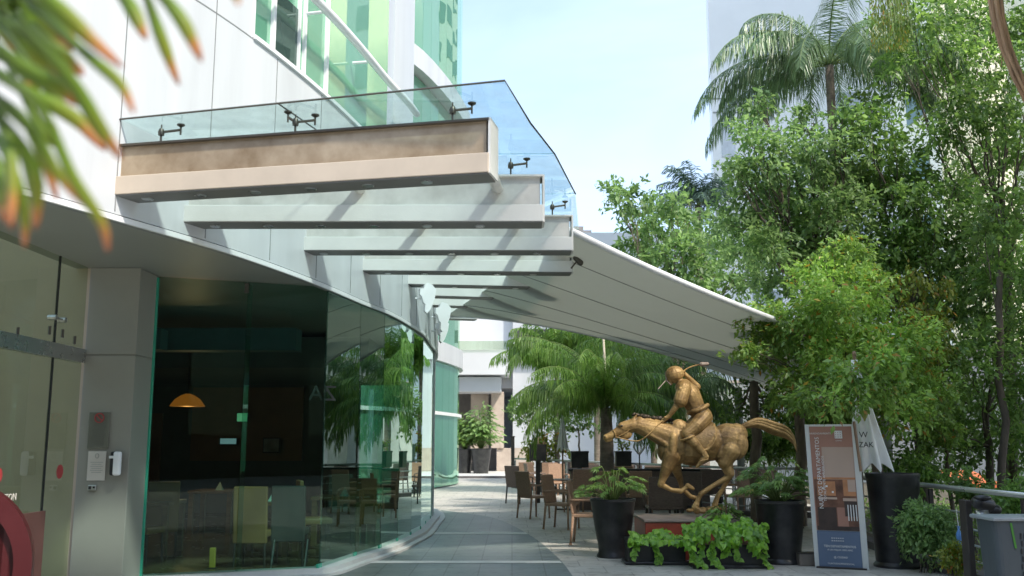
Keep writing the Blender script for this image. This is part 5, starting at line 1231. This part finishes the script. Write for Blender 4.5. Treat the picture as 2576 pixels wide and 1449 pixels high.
q = MB(); q.tube([SP(865, 770, -142), SP(935, 900, -160)], KS_ * 5, 6); q.tube([SP(905, 938, -165), SP(965, 925, -165), SP(965, 925, -112), SP(905, 938, -112)], KS_ * 6, 6); q.build('stirrup', M['bronze'], st)
q = MB()
for cx, d in ((880, -60), (1072, 66)):
    for k in range(9): q.ell(SP(cx + random.uniform(-62, 62), 1342 + random.uniform(-12, 8), d + random.uniform(-50, 50)), (KS_ * random.uniform(20, 34), KS_ * 30, KS_ * random.uniform(14, 22)), None, 9, 6)
bake(q, 'rocky_base', M['bronze'], .012, 1)

# ------------------------------------------------------------------ advertising stand
ad = thing('advertising_stand', 'tall advertising stand with a pink interior photo above a blue panel', 'banner', (3.9, 12.2, 0), world=True)
Yb_ = 12.15
BL, BR = G(2057, 1428), G(2164, 1450); hA = 2.02
lean = 0.0
u_ = (Vector((BR.x, BR.y + .0, 0)) - Vector((BL.x, BL.y, 0))); BLv = Vector((BL.x, BL.y, 0)); wB = .60; u_ = Vector((math.cos(R(-24)), math.sin(R(-24)), 0)); 
topL = atY(2030, 1068, BL.y); hA = topL.z; lean = topL.x - BL.x
up_ = Vector((lean, 0, hA)).normalized(); HH = math.hypot(lean, hA); nB = u_.cross(up_).normalized()
def BP(u, v_, o=0): return BLv + u_ * (u * wB) + up_ * (v_ * HH) + nB * o
def quad(name, u0, u1, v0, v1, o, m, parent=ad, th=.003):
    a = [BP(u0, v0, o), BP(u1, v0, o), BP(u1, v1, o), BP(u0, v1, o)]; b = [p - nB * th for p in a]
    q = MB(); q.add(a + b, [(0, 1, 2, 3), (7, 6, 5, 4), (0, 4, 5, 1), (1, 5, 6, 2), (2, 6, 7, 3), (3, 7, 4, 0)]); return q.build(name, m, parent)
bd = quad('board', 0, 1, 0.0, 1.0, 0, M['aluframe'], th=.03)
for u0, u1 in ((-.05, .03), (.94, 1.06)): quad('side_profile', u0, u1, -.003, 1.0, .012, M['aluframe'], th=.055)
pr = quad('picture_print', .04, .93, .26, .985, .004, M['salmon'])
quad('pale_wall', .27, .925, .50, .84, .007, M['pale'], pr); quad('shelf', .06, .925, .615, .628, .010, M['orangeprint'], pr)
quad('room_wall', .06, .925, .26, .613, .0074, M['brownprint'], pr)
quad('lit_alcove', .12, .50, .50, .60, .011, M['orangeprint'], pr); quad('dark_edge', .5, .56, .45, .605, .0112, M['brownprint'], pr); quad('ceiling_plane', .66, .92, .50, .612, .011, M['orangeprint'], pr); quad('bright_slope', .76, .92, .53, .612, .0125, M['pale'], pr)
quad('table_edge', .12, .52, .475, .49, .013, M['pale'], pr); quad('counter', .64, .92, .465, .485, .013, M['pale'], pr); quad('counter_base', .66, .92, .36, .463, .0128, M['darkprint'], pr)
quad('sofa', .1, .48, .29, .42, .0128, M['darkprint'], pr); quad('rug', .5, .72, .28, .42, .0118, M['salmon'], pr); quad('dark_floor', .06, .92, .262, .29, .0135, M['darkprint'], pr)
for k in range(4): quad('stool', .72 + k * .055, .74 + k * .055, .33, .44, .014, M['whiteprint'], pr)
for k, (uu, vv) in enumerate(((.3, .56), (.42, .52), (.22, .545))): quad('lamp_spot', uu, uu + .04, vv, vv + .012, .014, M['whiteprint'], pr)
bp_ = quad('blue_panel', .04, .93, .0, .258, .004, M['blueprint'])
def btext(body, size, u, v_, up=None, parent=None, sx=1, al='CENTER'):
    x = u_ if up is None else up_; y = up_ if up is None else -u_
    z = x.cross(y); Mx = Matrix((x, y, z)).transposed().to_4x4(); Mx.translation = BP(u, v_, .019); return text(body, size, M['whiteprint'], parent or pr, Mx, al=al, sx=sx, ext=.001)
btext('TEN DEPARTAMENTOS', .040, .5, .152, parent=bp_, sx=.95); btext('A UN MEJOR 100% AMC', .030, .5, .128, parent=bp_)
btext('@ CIUDAD', .034, .5, .078, parent=bp_); btext('f /LACIUDADRESIDENCIAL', .028, .5, .035, parent=bp_)
for k in range(12): quad('emblem', .34 + .045 * (k % 6) , .36 + .045 * (k % 6), .205 - .018 * (k // 6) , .212 - .018 * (k // 6), .018, M['whiteprint'], bp_)
btext('NUEVOS DEPARTAMENTOS', .075, .19, .66, up=1); btext('TOTALMENTE AMUEBLADOS', .045, .28, .62, up=1)
btext('ARRENDAMIENTO', .035, .28, .935); quad('emblem_block', .57, .73, .90, .955, .018, M['whiteprint'], pr); btext('LIVING', .025, .65, .885)
for k in range(9): quad('emblem_mark', .585 + .05 * (k % 3), .60 + .05 * (k % 3), .908 + .016 * (k // 3), .914 + .016 * (k // 3), .0205, M['salmon'], pr)
q = MB(); c_ = BP(.5, 0, -.12); q.box((c_.x, c_.y, .012), (.62, .34, .02), R(-24)); q.build('foot_plate', M['darkframe'], ad)

# ------------------------------------------------------------------ closed umbrellas
def umbrella(label, x, y, z0, ztop, zbot, rtop, rbot, lean=0.0, m='umbrella', folds=9, pole='wood_pole', lettering=True):
    t = thing('closed_umbrella', label, 'umbrella', (x, y, 0), world=True, group='closed umbrellas'); q = MB(); n = 72; rows = 14; v = []; f = []
    for j in range(rows + 1):
        s_ = j / rows; z = ztop + (zbot - ztop) * s_; r_ = rtop + (rbot - rtop) * s_ ** 1.25
        if j == rows: r_ *= .98
        for k in range(n):
            a = 2 * math.pi * k / n; rr = r_ * (1 - (.34 + .1 * s_) * abs(math.sin(folds * a / 2)) ** 1.5) ; zz = z - .12 * s_ * (1 - abs(math.sin(folds * a / 2)))
            v.append((x + rr * math.cos(a) + lean * s_, y + rr * math.sin(a), zz))
    for j in range(rows):
        for k in range(n):
            a = j * n + k; b = j * n + (k + 1) % n; f.append((a, a + n, b + n, b))
    f.append(tuple(range(n)))
    q.add(v, f); q.build('canopy', M[m], t, smooth=True)
    q = MB(); q.tube([(x, y, z0), (x, y, ztop + .06)], .024, 10); q.build('pole', M[pole], t); q = MB(); q.ell((x, y, ztop + .08), (.03, .03, .045)); q.build('finial', M[pole], t)
    return t
uc = atY(2180, 1120, 13.2)
ub = umbrella('large white closed umbrella with black lettering, leaning out above the widest planter', uc.x - .08, 13.25, pC[2] - .5, atY(2160, 905, 13.2).z, atY(2180, 1165, 13.2).z, .05, .30, lean=.16, folds=8)
q = MB(); a, b = atY(2148, 1060, 12.7), atY(2166, 1186, 12.7); q.tube([a, b], .02, 8); q.build('strut', M['wood_pole'], ub)
c_ = atY(2180, 1100, 12.96); text('W', .11, M['black'], ub, frame((c_.x - .04, c_.y + .0, c_.z + .03), (1, -.05, 0))); text('ZAK', .10, M['black'], ub, frame((c_.x - .02, c_.y - .02, c_.z - .10), (1, -.05, 0)))
b_ = atY(1415, 1100, 25)
umbrella('small far white closed umbrella between the potted trees', b_.x, 25, 0, atY(1415, 1042, 25).z, atY(1415, 1125, 25).z, .03, .17, folds=7, pole='wood_pole')
lo_ = thing('garden_lantern', 'grey wire lantern on a thin stand behind the horse chin', 'lantern', (atY(1608, 1125, 26).x, 26, 0), world=True)
lc = atY(1608, 1125, 26); q = MB()
for k in range(10):
    a = 2 * math.pi * k / 10; q.tube(catmull([lc + Vector((.04 * math.cos(a), .04 * math.sin(a), .18)), lc + Vector((.16 * math.cos(a), .16 * math.sin(a), .02)), lc + Vector((.03 * math.cos(a), .03 * math.sin(a), -.18))], 4), .012, 5)
q.build('cage', M['railmetal'], lo_); q = MB(); q.tube([(lc.x, lc.y, 0), (lc.x, lc.y, lc.z - .18)], .018, 8); q.build('stand', M['darkframe'], lo_)

# potted trees at the back -------------------------------------------
def potted(label, px, Y, poty, potw, stemtop, lumps, leaf=.10, m='lf_mid', square=False, dens=.8, pot_h=None):
    x = (px - CX) / F * Y; t = thing('potted_tree', label, 'potted tree', (x, Y, 0), world=True, group='potted trees at the back of the terrace')
    h = atY(px, poty, Y).z; r_ = potw / 2 / F * Y; q = MB()
    if square: q.box((x, Y, h - .22), (r_ * 2, r_ * 2, .44)); q.box((x, Y, h - .02), (r_ * 2.1, r_ * 2.1, .05))
    else: q.lathe((x, Y, 0), [(r_ * .7, 0), (r_ * .95, h * .9), (r_, h * .92), (r_, h), (r_ * .9, h)], 24)
    q.build('pot', M['planter'], t)
    if square: q = MB(); q.box((x, Y, (h - .44) / 2), (.12, .12, h - .444)); q.build('stand', M['darkframe'], t)
    P, D, U = crown([LP(*l, Y) for l in lumps], leaf, dens, per=9, twig=.35); leaves('foliage', P, D, U, leaf * (.8 + .5 * rng.random(len(P))), M[m], 'leaf', parent=t)
    q = MB(); tp_ = atY(px, stemtop, Y); limb(q, (x, Y, h - .05), tp_, .03, .02, .05)
    for l in lumps: limb(q, tp_, LP(*l, Y)[0], .012, .004)
    q.build('trunk', M['bark'], t)
potted('potted tree with a wide flat crown in a black pot, left of the far umbrella', 1352, 27, 1118, 40, 1080, [(1330, 1040, 40), (1390, 1045, 40), (1300, 1030, 30), (1350, 1010, 40)], m='lf_mid', square=True)
potted('potted tree with large pale leaves in a square black pot beside the far umbrella', 1455, 27, 1135, 42, 1085, [(1450, 1065, 28), (1490, 1070, 22), (1425, 1062, 22), (1475, 1045, 26)], leaf=.14, m='lf_mid', square=True)
potted('bushy yellow-green potted shrub in a round black pot before the pink sign', 1369, 33, 1163, 44, 1140, [(1345, 1120, 28), (1385, 1110, 26), (1410, 1125, 22), (1330, 1140, 20), (1370, 1145, 24)], leaf=.15, m='lf_yellow', dens=1.0)
potted('low potted plant in a square black pot behind the horse nose', 1563, 27, 1135, 38, 1118, [(1560, 1122, 14), (1572, 1118, 10)], leaf=.09, m='lf_yellow', square=True)
ps = thing('small_pink_sign', 'small pink advertising board among the potted shrubs', 'sign', (atY(1359, 1120, 34.0).x, 34.0, 0), world=True)
a, b = atY(1342, 1100, 33.9), atY(1378, 1160, 33.9); q = MB(); q.box(((a.x + b.x) / 2, 33.9, (a.z + b.z) / 2), (b.x - a.x, .03, a.z - b.z), R(-4)); q.build('board', M['salmon'], ps)
q = MB(); q.box(((a.x + b.x) / 2 - .02, 33.875, (a.z + b.z) / 2 + .05), ((b.x - a.x) * .6, .01, .16), R(-4)); q.box((a.x + .07, 33.875, a.z - .07), (.07, .01, .05), R(-4)); q.build('print', M['pale'], ps)
q = MB(); q.tube([((a.x + b.x) / 2, 33.93, 0), ((a.x + b.x) / 2, 33.93, b.z)], .02); q.build('leg', M['darkframe'], ps)

# ------------------------------------------------------------------ chairs and tables
def chair_proto(label, m, arms=True, group='rattan chairs on the terrace'):
    t = thing('rattan_chair', label, 'chair', (0, 0, 0), group=group)
    q = MB(); q.box((0, 0, .43), (.46, .46, .05)); q.build('seat', M[m], t, bevel=.012)
    q = MB(); Mr = Matrix.Rotation(R(-9), 3, 'X'); q.box((0, .255, .70), (.45, .035, .50), M=Mr); q.build('backrest', M[m], t, bevel=.01)
    for sx in (-1, 1):
        for sy in (-1, 1):
            q = MB(); q.tube([(sx * .21, sy * .21, .42), (sx * .22, sy * (.22 if sy < 0 else .25), 0)], [.022, .017], 8); q.tube([(sx * .22, sy * (.22 if sy < 0 else .25), 0), (sx * .22, sy * (.22 if sy < 0 else .25), .02)], .022, 8); q.build('leg', M['darkframe'] if m == 'rattan2' else M['rattan'], t, smooth=True)
        if arms:
            q = MB(); q.tube(catmull([Vector((sx * .235, .25, .66)), Vector((sx * .245, 0, .665)), Vector((sx * .245, -.2, .655)), Vector((sx * .24, -.235, .60)), Vector((sx * .225, -.22, .42))], 4), .018, 8); q.build('armrest', M[m], t, smooth=True)
    return t
cA = chair_proto('', 'rattan'); cB = chair_proto('', 'rattan2')
seats = [ # px, foot y, rotation, kind, width, label
 (1306, 1266, 140, 1, 1.0, 'dark rattan chair furthest left on the terrace, its back to the walkway'),
 (1343, 1303, 125, 0, 1.0, 'brown rattan chair second from the walkway edge, its slanted back in view'),
 (1414, 1330, 62, 0, 1.0, 'brown rattan chair turned side-on with its empty seat and arm loop in view'),
 (1482, 1368, 80, 0, 1.0, 'brown rattan chair half hidden behind the black planter at the muzzle'),
 (1405, 1255, 8, 0, 1.0, 'brown rattan chair on the far side of the round table'),
 (1454, 1290, 200, 0, 1.0, 'lighter brown rattan chair right of the round table'),
 (1500, 1262, 20, 1, 1.0, 'dark rattan chair seen over the muzzle-end plant'),
 (1530, 1300, 178, 0, 1.0, 'brown rattan chair directly behind the muzzle-end planter'),
 (1608, 1300, 182, 0, 1.0, 'purplish brown rattan chair back left of the foreleg'),
 (1570, 1268, 175, 0, 1.0, 'brown rattan chair in the middle row below the horse jaw'),
 (1672, 1340, 180, 1, 1.25, 'wide dark rattan chair back standing right behind the plinth under the knee'),
 (1600, 1250, 5, 1, 1.1, 'dark rattan chair in the far row below the horse neck'),
 (1640, 1252, 185, 1, 1.1, 'dark rattan chair in the far row below the breast'),
 (1690, 1252, 0, 1, 1.1, 'dark rattan chair in the far row below the horse chest'),
 (1750, 1258, 182, 1, 1.2, 'dark rattan chair in the far row below the horse belly'),
 (1790, 1290, 180, 1, 1.2, 'dark rattan chair between the hind legs'),
 (1835, 1262, 184, 1, 1.1, 'dark rattan chair in the far row beneath the rump'),
 (1865, 1300, 200, 0, 1.0, 'brown rattan chair behind the broad-leaved plant'),
 (1385, 1245, 175, 0, 1.0, 'brown rattan chair behind the round table, its back to the far pots'),
 (1440, 1238, 10, 1, 1.0, 'dark rattan chair in the far row left of the square pots'),
 (1475, 1240, 180, 0, 1.0, 'brown rattan chair in the far row just left of the muzzle-end plant'),
 (1535, 1245, 5, 1, 1.0, 'dark rattan chair in the far row below the ringed palm trunk'),
 (1348, 1250, 100, 1, 1.0, 'dark rattan chair between the walkway edge chairs and the round table'),
 (1648, 1275, 178, 0, 1.15, 'brown rattan chair in the middle row between the forelegs'),
 (1725, 1305, 184, 1, 1.2, 'dark rattan chair back below the belly, right of the wide one'),
 (1925, 1270, 180, 1, 1.0, 'dark rattan chair behind the planter plant beside the advertising stand'),
 (1330, 1242, 165, 0, 1.0, 'brown rattan chair standing furthest back beside the walkway'),
 (2015, 1345, 250, 1, 1.0, 'dark rattan chair between the planter and the advertising stand'),
]
for i, (px, py, rz, k, wd_, lab) in enumerate(seats):
    src = (cA, cB)[k]; first = not src.get('used'); o = src if first else copy_tree(src); src['used'] = 1
    p = G(px, py); o.location = (p.x, p.y, 0); o.rotation_euler = (0, 0, R(rz)); o.scale = (wd_ * 1.1, 1.1, 1.06); o['label'] = lab
for o in list(bpy.data.objects):
    if 'used' in o: del o['used']
def table(label, px, py, r_, round_=True, h=.74):
    p = G(px, py); t = thing('terrace_table', label, 'table', (p.x, p.y, 0), group='terrace tables')
    q = MB()
    if round_: q.lathe((0, 0, h - .03), [(r_ * .98, 0), (r_, .01), (r_, .025), (r_ * .98, .03)], 32)
    else: q.box((0, 0, h - .015), (r_ * 2, r_ * 2, .03))
    q.build('tabletop', M['tabletop'], t); q = MB(); q.tube([(0, 0, .03), (0, 0, h - .03)], .035, 10); q.build('pedestal', M['darkframe'], t)
    q = MB(); q.box((0, 0, .02), (r_ * 1.2, .06, .03)); q.box((0, 0, .0215), (.06, r_ * 1.2, .03)); q.build('base', M['darkframe'], t)
table('round dark table among the chairs nearest the walkway', 1428, 1283, .45)
table('square dark table behind the muzzle-end planter', 1545, 1272, .42, False)
table('square dark table under the horse chest', 1640, 1280, .42, False)
table('square dark table under the horse belly', 1715, 1275, .42, False)
table('square dark table behind the hind legs', 1810, 1278, .42, False)
table('square dark table beside the advertising stand', 1990, 1330, .4, False)
sb = thing('service_counter', 'long black counter top running behind the chairs below the far railing', 'counter', (2.4, 22, 0), world=True)
a, b = atY(1430, 1180, 24), atY(1790, 1180, 24); q = MB(); q.bbox(a.x, b.x, 24, 24.5, a.z - .05, a.z); q.build('top', M['black'], sb); q = MB(); q.bbox(a.x + .05, b.x - .05, 24.03, 24.45, 0, a.z - .055); q.build('front', M['rattan2'], sb)
sp_b = thing('speaker_box', 'low dark brown box on the paving beside the advertising stand', 'box', (3.6, 12.7, 0), world=True)
c_ = G(2040, 1425); q = MB(); q.box((c_.x - .02, c_.y + .12, .08), (.24, .2, .155)); q.build('case', M['tabletop'], sp_b, bevel=.01); q = MB(); q.box((c_.x - .02, c_.y + .12, .162), (.25, .21, .008)); q.build('lid', M['darkframe'], sp_b)

# ------------------------------------------------------------------ interior furniture
def ichair(m):
    t = thing('dining_chair', '', 'chair', (0, 0, 0), group='dining chairs behind the glass')
    q = MB(); q.box((0, 0, .44), (.45, .45, .09)); q.build('seat', M[m], t, bevel=.02)
    q = MB(); q.box((0, .22, .68), (.44, .06, .72), M=Matrix.Rotation(R(-5), 3, 'X')); q.build('backrest', M[m], t, bevel=.015)
    for sx in (-1, 1):
        for sy in (-1, 1): q = MB(); q.tube([(sx * .19, sy * .19, .40), (sx * .2, sy * .21, .012)], [.02, .014], 6); q.build('leg', M['darkframe'], t)
    return t
iA, iB = ichair('tanleather'), ichair('greyleather'); used = set()
def iplace(src, px, py_seat, Y, rz, lab):
    o = src if src not in used else copy_tree(src); used.add(src); o.location = ((px - CX) / F * Y, Y, .012); o.rotation_euler = (0, 0, R(rz)); o['label'] = lab
iplace(iA, 658, 0, 13.0, 178, 'tan high-backed chair closest to the big glass panes, its back to the glass')
iplace(iB, 745, 0, 13.2, 184, 'grey high-backed chair beside the tan one behind the glass')
iplace(iA, 805, 0, 15.0, 110, 'tan chair just left of the wooden dining table behind the glass')
iplace(iA, 930, 0, 16.0, 175, 'tan chair behind the first curved pane')
iplace(iA, 975, 0, 18.5, 100, 'tan chair behind the second curved pane')
iplace(iA, 1015, 0, 20.0, 190, 'tan chair behind the third curved pane')
iplace(iA, 1045, 0, 21.5, 95, 'tan chair at the far end of the dining room')
iplace(iA, 430, 0, 14.6, 200, 'tan chair deep in the dining room by the column')
iplace(iA, 380, 0, 13.4, 80, 'tan chair hard against the column behind the glass')
iplace(iB, 870, 0, 17.5, 20, 'grey chair across the wooden dining table')
def itable(lab, px, Y, w_=.8):
    x = (px - CX) / F * Y; t = thing('dining_table', lab, 'table', (x, Y, .012), group='dining tables behind the glass'); q = MB(); q.box((0, 0, .73), (w_, w_, .05)); q.build('tabletop', M['wood'], t, bevel=.006)
    for sx in (-1, 1):
        for sy in (-1, 1): q = MB(); q.box((sx * (w_ / 2 - .06), sy * (w_ / 2 - .06), .352), (.08, .08, .70)); q.build('leg', M['wood'], t)
    nk = thing('folded_napkin', 'pale folded napkin standing on the ' + lab, 'napkin', (x + .1, Y - .15, .769), group='folded napkins'); q = MB(); q.add([(-.07, -.05, 0), (.07, -.05, 0), (.06, .05, 0), (-.06, .05, 0), (0, 0, .15)], [(3, 2, 1, 0), (0, 1, 4), (1, 2, 4), (2, 3, 4), (3, 0, 4)]); q.build('cloth', M['napkin'], nk)
itable('wooden dining table in the centre of the curved glazing', 865, 16.0); itable('wooden dining table near the end of the dining room', 985, 20.2); itable('wooden dining table behind the tan and grey chairs', 690, 14.6); itable('wooden dining table by the column', 400, 14.6); itable('wooden dining table far back in the dim room', 560, 18.0)
ll = bpy.data.lights.new('pendant_bulb', 'POINT'); ll.energy = 9; ll.color = (1, .62, .30); ll.shadow_soft_size = .12; lo2 = bpy.data.objects.new('pendant_bulb', ll); C.objects.link(lo2); lo2.location = atY(472, 1016, 17.2) - Vector((0, 0, .16))
lp = thing('pendant_lamp', 'glowing orange dome pendant lamp in the dark dining room', 'lamp', (0, 0, 0), world=True)
c_ = atY(472, 1005, 17.2); q = MB(); q.lathe((c_.x, c_.y, c_.z - .12), [(.30, 0), (.29, .02), (.22, .12), (.12, .19), (.04, .22)], 28); q.build('shade', M['lamp'], lp, smooth=True); q = MB(); q.tube([(c_.x, c_.y, c_.z + .1), (c_.x, c_.y, 2.95)], .008); q.build('cord', M['black'], lp)
for i, (px, py, w_, h_, m, lab, cat) in enumerate(((610, 1050, 28, 24, 'screen', 'small glowing green screen in the dark dining room', 'screen'), (575, 1110, 44, 16, 'screenblue', 'long pale lit screen behind the bar', 'screen'), (683, 1120, 42, 38, 'picture', 'framed grey picture on the far dining room wall', 'picture'))):
    Y = 22.6; a = atY(px, py, Y); t = thing('wall_' + cat, lab, cat, a, world=True); q = MB(); q.box(a, (w_ / F * Y, .05, h_ / F * Y)); q.build('frame', M['black'], t); q = MB(); q.box((a.x, a.y - .03, a.z), (w_ / F * Y * .9, .012, h_ / F * Y * .85)); q.build('panel', M[m], t)
bo = thing('yellow_bollard', 'short yellow post on the dining room floor behind the glass', 'post', (0, 0, 0), world=True)
a = G(524, 1440); q = MB(); q.box((a.x - .05, 12.9, .14), (.075, .05, .26)); q.build('shaft', mat('yellow_paint', (.55, .40, .06), .5), bo, bevel=.01); q = MB(); q.box((a.x - .05, 12.9, .018), (.12, .1, .012)); q.build('foot', M['darkframe'], bo)
for i, px in enumerate((686, 770)):
    cs = thing('chrome_stand', ['slim chrome slanted leg stand below the tan chair', 'slim chrome slanted leg stand below the grey chair'][i], 'stand', (0, 0, 0), world=True); Y = 12.45
    a, b = atY(px - 6, 1440, Y), atY(px + 4, 1372, Y); q = MB(); q.tube([(a.x, Y, .02), (b.x, Y, .42)], .010, 8); q.build('rod', M['steel'], cs); q = MB(); q.box((a.x, Y, .018), (.12, .08, .012)); q.build('foot', M['steel'], cs)

# unseen trees added out of frame to shade the terrace, mirrored in the glass
def added_shade_tree(label, x, y, h, r_):
    lum = [((x + r_ * .6 * math.cos(k * 2.4), y + r_ * .6 * math.sin(k * 2.4), h + .9 * math.sin(k * 1.7)), r_ * .62) for k in range(7)]
    tree(label, (x, y, 0), (x, y, h * .62), lum, .24, M['lf_mid'], density=.75, tr=.2, twig=.6, per=10, group='trees added for shade right of the frame')
added_shade_tree('broad unseen tree added for shade, right of the frame by the near railing', 10.5, 8.5, 7.5, 3.4)
added_shade_tree('broad unseen tree added for shade, right of the frame, level with the statue', 13.5, 13.0, 9.0, 3.6)
added_shade_tree('broad unseen tree added for shade, right of the frame just behind the near railing end', 6.6, 5.6, 8.6, 3.0)
added_shade_tree('broad unseen tree added for shade, far to the right of the advertising stand', 15.5, 6.0, 10.0, 3.8)
